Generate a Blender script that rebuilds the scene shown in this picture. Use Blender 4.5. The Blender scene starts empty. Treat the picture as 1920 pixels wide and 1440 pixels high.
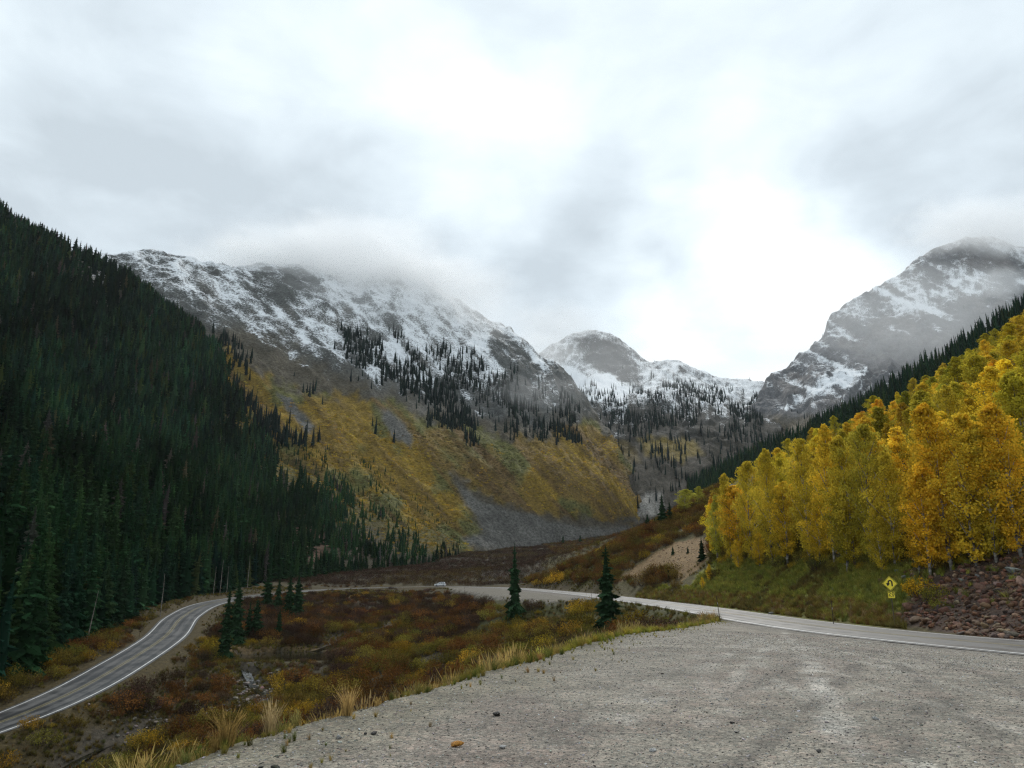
import bpy, math, random
import numpy as np
from mathutils import Vector
random.seed(5)
rng = np.random.default_rng(11)
SC = bpy.context.scene
COL = SC.collection
R = math.radians

# ------------------------------------------------------------------ camera, sky, sun, exposure
F = 1387.0                                   # focal length in pixels of a 1920 wide picture
PITCH = math.atan(360.0 / F)
cam = bpy.data.cameras.new('camera')
cam.sensor_width = 36.0
cam.lens = 36.0 * F / 1920.0
cam.clip_start = 0.1
cam.clip_end = 20000.0
camo = bpy.data.objects.new('camera', cam)
camo.location = (0, 0, 0)
camo.rotation_euler = (math.pi / 2 + PITCH, 0, 0)
COL.objects.link(camo)
SC.camera = camo

SUN_EL, SUN_AZ = R(40), R(14)                # azimuth measured from +Y towards +X
SP, CP = math.sin(PITCH), math.cos(PITCH)


def P(px, py, Y):
    """point seen at a pixel of the 1920x1440 photograph, Y metres ahead"""
    u = (px - 960.0) / F
    v = (720.0 - py) / F
    fw = CP - v * SP
    return (u * Y / fw, Y, Y * (SP + v * CP) / fw)


def proj(x, y, z):
    d = y * CP + z * SP
    d = np.where(np.abs(d) < 1e-3, 1e-3, d)
    return 960 + F * x / d, 720 - F * (z * CP - y * SP) / d


def nd(nt, typ, ins=None, **kw):
    n = nt.nodes.new(typ)
    for k, v in kw.items():
        setattr(n, k, v)
    for k, v in (ins or {}).items():
        s = n.inputs[k]
        if isinstance(v, bpy.types.NodeSocket):
            nt.links.new(v, s)
        else:
            s.default_value = v
    return n


def mth(nt, op, a, b=0.0, c=None, clamp=False):
    ins = {0: a, 1: b}
    if c is not None:
        ins[2] = c
    n = nd(nt, 'ShaderNodeMath', ins, operation=op)
    n.use_clamp = clamp
    return n.outputs[0]


def vmul(nt, v, s):
    return nd(nt, 'ShaderNodeVectorMath', {0: v, 1: s}, operation='MULTIPLY').outputs[0]


def mixc(nt, f, a, b, blend='MIX'):
    n = nt.nodes.new('ShaderNodeMix')
    n.data_type = 'RGBA'
    n.blend_type = blend
    for i, v in ((0, f), (6, a), (7, b)):
        if isinstance(v, bpy.types.NodeSocket):
            nt.links.new(v, n.inputs[i])
        else:
            if i and len(v) == 3:
                v = (*v, 1)
            n.inputs[i].default_value = v
    return n.outputs[2]


def mrange(nt, v, a, b, c=0.0, d=1.0, smooth=True):
    n = nd(nt, 'ShaderNodeMapRange', {0: v, 1: a, 2: b, 3: c, 4: d})
    n.interpolation_type = 'SMOOTHSTEP' if smooth else 'LINEAR'
    return n.outputs[0]


def noise(nt, vec, scale, detail=4.0, rough=0.55, dist=0.0):
    return nd(nt, 'ShaderNodeTexNoise', {'Vector': vec, 'Scale': scale, 'Detail': detail, 'Roughness': rough,
                                         'Distortion': dist}).outputs[0]


def attr(nt, name, typ='GEOMETRY'):
    return nd(nt, 'ShaderNodeAttribute', attribute_name=name, attribute_type=typ)


world = bpy.data.worlds.new('World')
SC.world = world
world.use_nodes = True
nt = world.node_tree
nt.nodes.clear()
sky = nd(nt, 'ShaderNodeTexSky')
sky.sky_type = 'NISHITA'
sky.sun_disc = False
sky.sun_elevation = SUN_EL
sky.sun_rotation = SUN_AZ
sky.altitude = 3000
geo = nd(nt, 'ShaderNodeTexCoord').outputs['Generated']
sep = nd(nt, 'ShaderNodeSeparateXYZ', {0: geo})
zz = mth(nt, 'ADD', mth(nt, 'MAXIMUM', sep.outputs[2], 0.0), 0.22)
flat = nd(nt, 'ShaderNodeCombineXYZ', {0: mth(nt, 'DIVIDE', sep.outputs[0], zz), 1: mth(nt, 'DIVIDE', sep.outputs[1], zz),
                                       2: mth(nt, 'MULTIPLY', sep.outputs[2], 0.6)}).outputs[0]
n1 = noise(nt, flat, 1.5, 4.0, 0.5, 0.25)
n2 = noise(nt, vmul(nt, flat, (1.0, 1.0, 2.0)), 4.2, 5.0, 0.55, 0.3)


wob = nd(nt, 'ShaderNodeTexNoise', {'Vector': geo, 'Scale': 4.5, 'Detail': 4.0}).outputs[1]
wob = nd(nt, 'ShaderNodeVectorMath', {0: wob, 1: (.34, .34, .34), 2: (-.17, -.17, -.17)}, operation='MULTIPLY_ADD').outputs[0]
gw = nd(nt, 'ShaderNodeVectorMath', {0: nd(nt, 'ShaderNodeVectorMath', {0: geo, 1: wob}, operation='ADD').outputs[0]}, operation='NORMALIZE').outputs[0]


def lobe(px, py, lo, hi):
    """soft patch of thinner or thicker cloud round one direction; lo and hi are half angles in degrees"""
    d = Vector(P(px, py, 1.0)).normalized()
    dt = nd(nt, 'ShaderNodeVectorMath', {0: gw, 1: tuple(d)}, operation='DOT_PRODUCT').outputs['Value']
    return mrange(nt, dt, math.cos(R(hi)), math.cos(R(lo)))


br = mth(nt, 'ADD', mth(nt, 'MULTIPLY_ADD', n1, 0.85, -.335), mth(nt, 'MULTIPLY', n2, 0.56))
for px, py, lo, hi, a in ((1400, 620, 1, 13, .32), (890, 290, 0, 9, .15), (1330, 400, 0, 8, .10), (1640, 80, 0, 15, .05), (560, 90, 0, 12, .08),
                          (250, 400, 1, 16, -.14), (1150, 555, 0, 5, -.08), (1780, 370, 0, 10, -.14), (1010, 480, 0, 6, -.04), (620, 420, 0, 9, -.06)):
    br = mth(nt, 'ADD', br, mth(nt, 'MULTIPLY', lobe(px, py, lo, hi), a))
rampn = nd(nt, 'ShaderNodeValToRGB', {0: br})
cr = rampn.color_ramp
cr.elements[0].position = 0.18
cr.elements[0].color = (0.42, 0.475, 0.515, 1)
cr.elements[1].position = 0.80
cr.elements[1].color = (.84, .87, .87, 1)
for ps, c in ((0.34, (0.515, 0.58, 0.625)), (0.48, (0.60, 0.67, 0.71)), (0.62, (0.69, 0.75, 0.775))):
    e = cr.elements.new(ps)
    e.color = (*c, 1)
skyc = nd(nt, 'ShaderNodeVectorMath', {0: sky.outputs[0], 1: (.10, .10, .10)}, operation='MULTIPLY').outputs[0]
wcol = mixc(nt, 0.96, skyc, rampn.outputs[0])
bg = nd(nt, 'ShaderNodeBackground', {0: wcol, 1: 1.0})
nd(nt, 'ShaderNodeOutputWorld', {0: bg.outputs[0]})

sun = bpy.data.lights.new('sun', 'SUN')
sun.energy = 1.5
sun.angle = R(14)
sun.color = (1.0, 0.96, 0.9)
suno = bpy.data.objects.new('sun', sun)
suno.rotation_euler = Vector((-math.sin(SUN_AZ) * math.cos(SUN_EL), -math.cos(SUN_AZ) * math.cos(SUN_EL), -math.sin(SUN_EL))).to_track_quat('-Z', 'Y').to_euler()
COL.objects.link(suno)

SC.view_settings.view_transform = 'Standard'
SC.view_settings.look = 'None'
SC.view_settings.exposure = 0.6
SC.view_settings.gamma = 1.0
SC.view_settings.use_curve_mapping = False
SC.cycles.max_bounces = 10
SC.cycles.diffuse_bounces = 3
SC.cycles.glossy_bounces = 2
SC.cycles.transmission_bounces = 3
SC.cycles.transparent_max_bounces = 8
SC.cycles.volume_bounces = 8
SC.cycles.volume_max_steps = 256
SC.cycles.use_denoising = True
SC.cycles.denoising_prefilter = 'NONE'
SC.cycles.pixel_filter_type = 'BLACKMAN_HARRIS'
SC.cycles.filter_width = 1.3
SC.cycles.sample_clamp_indirect = 4.0


# ------------------------------------------------------------------ numpy noise and small helpers
def _h(ix, iy, seed):
    h = (ix.astype(np.int64) * 374761393 + iy.astype(np.int64) * 668265263 + seed * 1274126177) & 0xFFFFFFFF
    h = ((h ^ (h >> 13)) * 1274126177) & 0xFFFFFFFF
    return ((h ^ (h >> 16)) & 0xFFFF) / 65535.0


def vn(x, y, seed=0):
    x = np.asarray(x, float)
    y = np.asarray(y, float)
    ix = np.floor(x)
    iy = np.floor(y)
    fx = x - ix
    fy = y - iy
    fx = fx * fx * fx * (fx * (fx * 6 - 15) + 10)
    fy = fy * fy * fy * (fy * (fy * 6 - 15) + 10)
    a = _h(ix, iy, seed)
    b = _h(ix + 1, iy, seed)
    c = _h(ix, iy + 1, seed)
    d = _h(ix + 1, iy + 1, seed)
    return (a + (b - a) * fx) * (1 - fy) + (c + (d - c) * fx) * fy


def fbm(x, y, oc=4, seed=0, gain=.5):
    """about -1 .. 1"""
    s = 0
    a = 1.0
    t = 0
    for i in range(oc):
        s = s + a * (vn(x * 2 ** i + 17.3 * i, y * 2 ** i - 9.1 * i, seed + i) * 2 - 1)
        t += a
        a *= gain
    return s / t * 1.6


def ridged(x, y, oc=4, seed=0):
    s = 0
    a = 1.0
    t = 0
    for i in range(oc):
        s = s + a * (1 - np.abs(vn(x * 2 ** i + 7.7 * i, y * 2 ** i + 3.3 * i, seed + i) * 2 - 1))
        t += a
        a *= .5
    return s / t


def sstep(a, b, x):
    t = np.clip((x - a) / (b - a), 0, 1)
    return t * t * (3 - 2 * t)


def inpoly(px, py, poly):
    px = np.asarray(px, float)
    py = np.asarray(py, float)
    ins = np.zeros(px.shape, bool)
    n = len(poly)
    for i in range(n):
        x0, y0 = poly[i]
        x1, y1 = poly[(i + 1) % n]
        if y0 == y1:
            continue
        c = ((y0 > py) != (y1 > py)) & (px < (x1 - x0) * (py - y0) / (y1 - y0) + x0)
        ins ^= c
    return ins


def pdist(px, py, poly):
    """signed distance to a polygon, negative inside"""
    px = np.asarray(px, float)
    py = np.asarray(py, float)
    best = np.full(px.shape, 1e18)
    n = len(poly)
    for i in range(n):
        x0, y0 = poly[i]
        x1, y1 = poly[(i + 1) % n]
        dx, dy = x1 - x0, y1 - y0
        t = np.clip(((px - x0) * dx + (py - y0) * dy) / (dx * dx + dy * dy + 1e-9), 0, 1)
        best = np.minimum(best, (px - x0 - t * dx) ** 2 + (py - y0 - t * dy) ** 2)
    d = np.sqrt(best)
    return np.where(inpoly(px, py, poly), -d, d)


def crom(pts, ts):
    """Catmull-Rom through rows of pts (n, k) at parameters ts in 0 .. n-1"""
    pts = np.asarray(pts, float)
    n = len(pts)
    i = np.clip(np.floor(ts).astype(int), 0, n - 2)
    f = (ts - i).reshape((-1,) + (1,) * (pts.ndim - 1))
    p0 = np.where((i > 0).reshape(f.shape), pts[np.maximum(i - 1, 0)], 2 * pts[i] - pts[i + 1])
    p1 = pts[i]
    p2 = pts[i + 1]
    j = np.minimum(i + 2, n - 1)
    p3 = np.where((i + 2 <= n - 1).reshape(f.shape), pts[j], 2 * p2 - p1)
    return .5 * ((2 * p1) + (-p0 + p2) * f + (2 * p0 - 5 * p1 + 4 * p2 - p3) * f ** 2 + (-p0 + 3 * p1 - 3 * p2 + p3) * f ** 3)


def tag(o, label=None, cat=None, group=None, kind=None):
    if label:
        o['label'] = label
    if cat:
        o['category'] = cat
    if group:
        o['group'] = group
    if kind:
        o['kind'] = kind
    return o


def mesh(name, v, f, mats=(), smooth=False, attrs=None, midx=None):
    """v (n,3), f (m,3) or (m,4) int arrays or a list of polygons"""
    me = bpy.data.meshes.new(name)
    v = np.asarray(v, np.float32)
    if isinstance(f, np.ndarray):
        m, k = f.shape
        me.vertices.add(len(v))
        me.vertices.foreach_set('co', v.ravel())
        me.loops.add(m * k)
        me.loops.foreach_set('vertex_index', f.astype(np.int32).ravel())
        me.polygons.add(m)
        me.polygons.foreach_set('loop_start', np.arange(0, m * k, k, dtype=np.int32))
        me.update(calc_edges=True)
    else:
        me.from_pydata([tuple(map(float, p)) for p in v], [], [tuple(map(int, q)) for q in f])
        me.update()
    for m_ in mats:
        me.materials.append(m_)
    if smooth:
        me.polygons.foreach_set('use_smooth', np.ones(len(me.polygons), bool))
    if midx is not None:
        me.polygons.foreach_set('material_index', np.asarray(midx, np.int32))
    for nme, a in (attrs or {}).items():
        a = np.asarray(a, np.float32)
        if a.ndim == 1:
            me.attributes.new(nme, 'FLOAT', 'POINT').data.foreach_set('value', a)
        elif a.shape[1] == 4:
            me.attributes.new(nme, 'FLOAT_COLOR', 'POINT').data.foreach_set('color', a.ravel())
        else:
            me.attributes.new(nme, 'FLOAT_VECTOR', 'POINT').data.foreach_set('vector', a.ravel())
    return me


def obj(name, me, parent=None, **t):
    o = bpy.data.objects.new(name, me)
    COL.objects.link(o)
    if parent is not None:
        o.parent = parent
    return tag(o, **t)


def newmat(name):
    m = bpy.data.materials.new(name)
    m.use_nodes = True
    m.node_tree.nodes.clear()
    return m, m.node_tree


def finish(m, nt, shader, vol=False):
    nd(nt, 'ShaderNodeOutputMaterial', {1 if vol else 0: shader})
    return m


def pbsdf(nt, col, rough=.8, normal=None, spec=.3, metal=0.0):
    ins = {'Base Color': col if isinstance(col, bpy.types.NodeSocket) else (*col, 1)[:4], 'Roughness': rough, 'Specular IOR Level': spec, 'Metallic': metal}
    if normal is not None:
        ins['Normal'] = normal
    return nd(nt, 'ShaderNodeBsdfPrincipled', ins).outputs[0]


def bump(nt, h, strength=.5, dist=.05):
    return nd(nt, 'ShaderNodeBump', {'Height': h, 'Strength': strength, 'Distance': dist}).outputs[0]


def plain(name, col, rough=.6, spec=.3, metal=0.0, var=.15, scale=8.0):
    m, nt = newmat(name)
    oc = nd(nt, 'ShaderNodeTexCoord').outputs['Object']
    n = noise(nt, oc, scale, 4)
    c = mixc(nt, n, tuple(x * (1 - var) for x in col), tuple(min(1, x * (1 + var)) for x in col))
    return finish(m, nt, pbsdf(nt, c, rough, None, spec, metal))
HAZE = 0.26e-4
# ------------------------------------------------------------------ road line and the cut and filled ground
ROADC = np.array([(50, -22, -3.2), (43, -6, -3.22), (36, 12, -3.26), (30.3, 27, -3.32), (25.8, 39, -3.4), (23.8, 52, -3.6), (23.6, 66, -3.8), (24.2, 82, -4.0), (24.2, 110, -4.15),
                  (22.5, 140, -4.25), (19, 180, -4.3), (12, 225, -4.3), (2.5, 275, -4.25), (-12, 303, -4.2), (-31, 313, -4.1), (-54, 309, -4.5),
                  (-73, 292, -5.1), (-82, 258, -6.0), (-85, 220, -7.3), (-77, 182, -9.0), (-66, 148, -11.2), (-61, 122, -13.6), (-60.2, 106, -15.7),
                  (-62.5, 92, -17.5), (-69, 70, -19.8), (-82, 45, -22), (-100, 15, -24.5), (-120, -15, -27)], float)
_rs = crom(ROADC, np.linspace(0, len(ROADC) - 1, 4000))
_d = np.concatenate([[0], np.cumsum(np.linalg.norm(np.diff(_rs, axis=0), axis=1))])
ROADS = np.arange(0, _d[-1], 1.0)
RD = np.stack([np.interp(ROADS, _d, _rs[:, i]) for i in range(3)], 1)
for _ in range(3):
    RD[1:-1, 2] = (RD[:-2, 2] + 2 * RD[1:-1, 2] + RD[2:, 2]) / 4
HALF = 4.0
_t = np.gradient(RD, axis=0)
_l = np.hypot(_t[:, 0], _t[:, 1])
RT = np.stack([_t[:, 0] / _l, _t[:, 1] / _l, _t[:, 2] / _l], 1)


def road_near(x, y):
    """distance to the road line and the road height there"""
    x = np.asarray(x, float).ravel()
    y = np.asarray(y, float).ravel()
    dmin = np.full(x.shape, 1e9)
    zi = np.zeros(x.shape)
    idx = np.where((y > -60) & (y < 380) & (np.abs(x) < 180))[0]
    for c in np.array_split(idx, max(1, len(idx) // 20000)):
        if not len(c):
            continue
        d2 = (x[c, None] - RD[None, :, 0]) ** 2 + (y[c, None] - RD[None, :, 1]) ** 2
        k = d2.argmin(1)
        dmin[c] = np.sqrt(d2[np.arange(len(c)), k])
        zi[c] = RD[k, 2] + ((x[c] - RD[k, 0]) * RT[k, 0] + (y[c] - RD[k, 1]) * RT[k, 1]) * RT[k, 2]
    return dmin, zi


PULL = [(-8, -14), (-5.6, -4), (-4.3, 2), (-3.7, 5.5), (-3.1, 8.8), (-2.3, 11.7), (-.6, 17), (2.6, 26.5), (6.3, 38), (11.5, 51), (17.5, 66),
        (21.5, 70), (22, 60), (22.5, 51), (25, 39), (30, 27), (36, 12), (43, -6), (46, -14)]
FARPULL = [(19.5, 150), (15, 153), (8, 149), (2.5, 152), (-4, 182), (-11, 226), (-19, 268), (-26, 304), (-10, 299), (2.5, 273), (12, 223), (19, 178)]
STREAM = np.array([(-30, 196), (-36, 175), (-38, 163), (-43, 152), (-47, 140), (-42, 128), (-37, 119), (-41, 113), (-47, 109), (-50, 100), (-51, 85), (-56, 60), (-66, 35)], float)

# natural ground: thin plate spline through points (world metres, eye at zero)
CT = [(-10, -12, -9), (-12, 0, -11), (-14, 10, -12.5), (-9, 20, -11), (-50, 100, -20.6), (-47, 110, -19.2), (-38, 119, -17.4), (-43, 148, -14.4), (-38, 163, -13.3),
      (-40, 200, -10.8), (-45, 250, -7.2), (-20, 255, -6.8), (-10, 200, -9.3), (-20, 150, -13), (-20, 117, -15.5), (0, 150, -10.5), (0, 112, -12), (5, 80, -11),
      (-15, 80, -15.5), (-30, 80, -18.5), (-51, 72, -22.8), (-30, 50, -19), (-12, 45, -13.5), (-4, 30, -9.5), (-20, 20, -16.5), (-40, 20, -23), (-60, 40, -25.5),
      (12, 105, -8.0), (8, 135, -8), (-72, 105, -15.5), (-76, 130, -12), (-86, 160, -9), (-96, 220, -6.4), (-94, 260, -5), (-150, 100, -12), (-150, 200, -6),
      (-150, 300, -2), (-90, 350, -1.2), (-20, 350, -1.4), (-100, 450, 4), (0, 450, 6), (-100, 600, 14), (0, 600, 18), (100, 600, 27), (0, 700, 25),
      (150, 800, 45), (200, 1000, 70), (-160, 480, 4), (50, 330, 3), (-20, 328, -3.2), (-70, 318, -4), (-110, 320, -2.5),
      (30, 47, -3.4), (30.5, 38, -2.8), (34, 33, -1.6), (40, 60, 2.2), (29.9, 60, -3.3), (29.5, 75, -3.4), (36, 75, 0.6), (29.5, 95, -3.6), (35.5, 95, 1.4), (29, 120, -3.6),
      (35.4, 120, 2.7), (49.8, 190, 10.2), (41, 200, 9), (26.5, 160, -1.5), (24.5, 185, 1.0), (22.6, 230, 4.5), (10, 285, -1), (68, 300, 24), (59.6, 350, 19),
      (166, 230, 70), (162, 260, 65), (158, 290, 60), (149, 320, 54), (136, 350, 46), (119.6, 380, 36.5), (100, 150, 36), (60, 20, 16), (60, 100, 14), (80, 30, 30),
      (120, 100, 56), (300, 200, 130), (250, 350, 90), (200, 500, 60), (400, 700, 60), (-800, 800, -20), (-1500, 1000, -30), (900, 900, 20), (1500, 1000, 0),
      (600, 100, 150), (-300, 300, -10), (-300, 100, -25), (-200, 0, -30), (-400, 600, -20), (60, -20, 12), (0, -60, -6), (-100, -60, -28), (120, -60, 40)]
CT = np.array(CT, float)


def _tps_k(d2):
    return np.where(d2 > 1e-12, .5 * d2 * np.log(np.maximum(d2, 1e-12)), 0)


def _tps_fit(c, lam=1e-4):
    n = len(c)
    q = c[:, :2] / 100
    K = _tps_k(((q[:, None] - q[None]) ** 2).sum(-1)) + lam * np.eye(n)
    Pm = np.hstack([np.ones((n, 1)), q])
    A = np.block([[K, Pm], [Pm.T, np.zeros((3, 3))]])
    return q, np.linalg.solve(A, np.concatenate([c[:, 2], np.zeros(3)]))


_TQ, _TW = _tps_fit(CT)


def natural(x, y):
    out = np.empty(x.shape)
    for c in np.array_split(np.arange(len(x)), max(1, len(x) // 40000)):
        q = np.stack([x[c], y[c]], 1) / 100
        k = _tps_k(((q[:, None] - _TQ[None]) ** 2).sum(-1))
        out[c] = k @ _TW[:-3] + _TW[-3] + q @ _TW[-2:]
    return out


def seg_dist(x, y, line):
    best = np.full(x.shape, 1e18)
    for (x0, y0), (x1, y1) in zip(line[:-1], line[1:]):
        dx, dy = x1 - x0, y1 - y0
        t = np.clip(((x - x0) * dx + (y - y0) * dy) / (dx * dx + dy * dy), 0, 1)
        best = np.minimum(best, (x - x0 - t * dx) ** 2 + (y - y0 - t * dy) ** 2)
    return np.sqrt(best)


def pull_z(x, y, dr, rz):
    t = 1 - sstep(2, 24, dr)
    return (1 - t) * (-1.68 - .0245 * np.maximum(y, 0)) + t * np.where(dr < 1e8, rz, -3.3)


def zground(x, y, full=False):
    x = np.asarray(x, float).ravel()
    y = np.asarray(y, float).ravel()
    z = natural(x, y)
    r = np.hypot(x, y)
    z = z + fbm(x / 22, y / 22, 3, 3) * .8 * sstep(10, 80, r) + fbm(x / 5, y / 5, 3, 9) * .22
    ds = seg_dist(x, y, STREAM)
    z = z - .9 * (1 - sstep(.8, 4.5, ds))
    pnd = np.hypot((x + 42) / 9.5, (y - 149) / 9.0) + .12 * fbm(x / 4, y / 4, 2, 23)
    z = np.where((pnd > 1.0) & (pnd < 2.2), np.maximum(z, -14.62 - 5.5 * np.maximum(pnd - 1.42, 0)), z)
    z = np.where(pnd < 1.25, z + (-15.4 - z) * sstep(1.22, .95, pnd), z)
    dr, rz = road_near(x, y)
    pd = pdist(x, y, PULL)
    pz = pull_z(x, y, dr, rz)
    jit = fbm(x / 2.2, y / 2.2, 3, 21)
    k = .62
    d = np.maximum(pd - .3 + .35 * jit, 0)
    z = np.clip(z, pz - k * d ** 1.05, pz + k * d)
    fd = pdist(x, y, FARPULL)
    d = np.maximum(fd, 0)
    fz = np.where(dr < 1e8, rz, -4.3) - .1
    z = np.where(d < 60, np.clip(z, fz - k * d, fz + k * d), z)
    d = np.maximum(dr - 5.6, 0)
    zr = rz - .075 - .02 * np.clip(dr - 4, 0, 2) - .25 * (1 - sstep(3.0, 3.9, dr))
    z = np.where(dr < 60, np.clip(z, zr - .6 * d, zr + .72 * d), z)
    z = np.where(pd <= 0, np.where(dr < 5.2, zr, np.minimum(z, pz)), z)
    # small relief on the open gravel
    z = z + np.where(pd < .5, fbm(x / 1.3, y / 1.3, 3, 31) * .012, 0)
    if full:
        return z, dr, pd, fd, ds
    return z


# ------------------------------------------------------------------ materials of the setting
def mat_ground():
    m, nt = newmat('ground_soil')
    pos = nd(nt, 'ShaderNodeNewGeometry').outputs['Position']
    base = attr(nt, 'base').outputs[0]
    n1 = noise(nt, pos, 1.6, 6, .65)
    n2 = noise(nt, pos, 9.0, 4, .6)
    v = mth(nt, 'ADD', mrange(nt, n1, .3, .72, .55, 1.35), mrange(nt, n2, .3, .7, -.25, .3))
    c = mixc(nt, 1.0, base, nd(nt, 'ShaderNodeCombineColor', {0: v, 1: v, 2: v}).outputs[0], 'MULTIPLY')
    h = mth(nt, 'ADD', mth(nt, 'MULTIPLY', n1, .7), mth(nt, 'MULTIPLY', n2, .3))
    return finish(m, nt, pbsdf(nt, c, .9, bump(nt, h, .9, .25), .15))


def mat_gravel():
    m, nt = newmat('gravel')
    pos = nd(nt, 'ShaderNodeNewGeometry').outputs['Position']
    base = attr(nt, 'base').outputs[0]
    va = nd(nt, 'ShaderNodeTexVoronoi', {'Vector': pos, 'Scale': 26.0, 'Randomness': 1.0})
    vb = nd(nt, 'ShaderNodeTexVoronoi', {'Vector': pos, 'Scale': 75.0, 'Randomness': 1.0})
    n0 = noise(nt, pos, .9, 5, .6)
    n1 = noise(nt, pos, 6.0, 6, .7)
    n3 = noise(nt, pos, 45.0, 3, .7)
    ca = nd(nt, 'ShaderNodeSeparateColor', {0: va.outputs['Color']}).outputs[0]
    cb = nd(nt, 'ShaderNodeSeparateColor', {0: vb.outputs['Color']}).outputs[1]
    stone = mth(nt, 'POWER', ca, 2.2)
    v = mth(nt, 'ADD', mth(nt, 'ADD', mrange(nt, stone, 0, 1, .68, 1.5, False), mrange(nt, cb, 0, 1, -.3, .3, False)), mrange(nt, n1, .3, .7, -.22, .22))
    v = mth(nt, 'MULTIPLY', v, mrange(nt, n0, .3, .7, .72, 1.2))
    v = mth(nt, 'MULTIPLY', v, mrange(nt, n3, .28, .5, .7, 1.04))
    tint = mixc(nt, mrange(nt, n1, .45, .68), (1, .985, .94), (1.06, .93, .88))
    c = mixc(nt, 1.0, base, nd(nt, 'ShaderNodeCombineColor', {0: v, 1: v, 2: v}).outputs[0], 'MULTIPLY')
    c = mixc(nt, 1.0, c, tint, 'MULTIPLY')
    h = mth(nt, 'ADD', mth(nt, 'MULTIPLY', va.outputs['Distance'], -1.0), mth(nt, 'MULTIPLY', vb.outputs['Distance'], -.5))
    b = bump(nt, h, .6, .02)
    b = nd(nt, 'ShaderNodeBump', {'Height': n1, 'Strength': .5, 'Distance': .05, 'Normal': b}).outputs[0]
    return finish(m, nt, pbsdf(nt, c, .85, b, .25))


def mat_mountain(name, su=.05, sv=.012, fine=.35, snowc=(.78, .80, .82)):
    """rock, scree and shrub colours carried by the mesh, new snow lying where the snow attribute and the relief let it"""
    m, nt = newmat(name)
    base = attr(nt, 'base').outputs[0]
    snow = attr(nt, 'snow').outputs['Fac']
    fall = attr(nt, 'fall').outputs['Vector']
    gm = nd(nt, 'ShaderNodeNewGeometry')
    pos = gm.outputs['Position']
    st = vmul(nt, fall, (su, sv, 1.0))
    n1 = noise(nt, st, 1.0, 6, .62, .6)
    n2 = noise(nt, vmul(nt, pos, (1, 1, 1.7)), fine, 7, .78)
    n3 = noise(nt, pos, .055, 5, .6)
    h = mth(nt, 'ADD', mth(nt, 'MULTIPLY', n1, .55), mth(nt, 'MULTIPLY', n2, .45))
    v = mth(nt, 'MULTIPLY', mrange(nt, n2, .28, .72, .35, 1.65), mrange(nt, n3, .3, .7, .78, 1.22))
    c = mixc(nt, 1.0, base, nd(nt, 'ShaderNodeCombineColor', {0: v, 1: v, 2: v}).outputs[0], 'MULTIPLY')
    nz = nd(nt, 'ShaderNodeSeparateXYZ', {0: gm.outputs['Normal']}).outputs[2]
    amt = mth(nt, 'ADD', mth(nt, 'MULTIPLY', n1, .55), mth(nt, 'MULTIPLY', n2, 1.5))
    amt = mth(nt, 'ADD', amt, mth(nt, 'MULTIPLY', n3, .2))
    amt = mth(nt, 'ADD', amt, mth(nt, 'MULTIPLY', nz, .7))
    amt = mth(nt, 'ADD', amt, snow)
    mask = mrange(nt, amt, 1.64, 1.88)
    c = mixc(nt, mask, c, snowc)
    return finish(m, nt, pbsdf(nt, c, .9, bump(nt, h, 1.0, 3.0), .1))


def mat_road():
    m, nt = newmat('wet_asphalt')
    uv = attr(nt, 'st').outputs['Vector']
    pos = nd(nt, 'ShaderNodeNewGeometry').outputs['Position']
    s1 = noise(nt, vmul(nt, uv, (.035, 2.2, 1)), 1.0, 5, .6, .4)
    s2 = noise(nt, vmul(nt, uv, (.16, 5.0, 1)), 1.0, 4, .6, .2)
    n = noise(nt, pos, 30, 3, .6)
    tr = nd(nt, 'ShaderNodeSeparateXYZ', {0: uv}).outputs[1]
    # drier wheel tracks, two in each lane
    ph = mth(nt, 'ABSOLUTE', mth(nt, 'SUBTRACT', mth(nt, 'ABSOLUTE', tr), 1.7))
    track = mrange(nt, mth(nt, 'ABSOLUTE', mth(nt, 'SUBTRACT', ph, .85)), .0, .55, 1.0, 0.0)
    w = mth(nt, 'ADD', mth(nt, 'MULTIPLY', s1, .9), mth(nt, 'MULTIPLY', s2, .5))
    w = mth(nt, 'ADD', mth(nt, 'SUBTRACT', w, mth(nt, 'MULTIPLY', track, .26)), .10)
    dry = mrange(nt, w, .58, .95)
    w3 = mrange(nt, noise(nt, pos, .35, 4, .6), .35, .65, -.16, .16)
    dry = mrange(nt, mth(nt, 'ADD', w, w3), .48, 1.05)
    c = mixc(nt, dry, (.022, .023, .024), (.10, .099, .096))
    c = mixc(nt, mrange(nt, n, .3, .7), mixc(nt, 1.0, c, (.75, .75, .75), 'MULTIPLY'), c)
    ro = mrange(nt, dry, 0, 1, .42, .75, False)
    return finish(m, nt, pbsdf(nt, c, ro, bump(nt, n, .35, .01), .32))


def mat_paint(name, col):
    m, nt = newmat(name)
    pos = nd(nt, 'ShaderNodeNewGeometry').outputs['Position']
    n = noise(nt, pos, 3.0, 6, .7)
    n2 = noise(nt, pos, 25.0, 3, .7)
    c = mixc(nt, mrange(nt, mth(nt, 'ADD', mth(nt, 'MULTIPLY', n, .6), mth(nt, 'MULTIPLY', n2, .4)), .36, .62), tuple(x * .45 for x in col), col)
    return finish(m, nt, pbsdf(nt, c, .45, None, .4))


M_GROUND, M_GRAVEL, M_ROAD = mat_ground(), mat_gravel(), mat_road()

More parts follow.
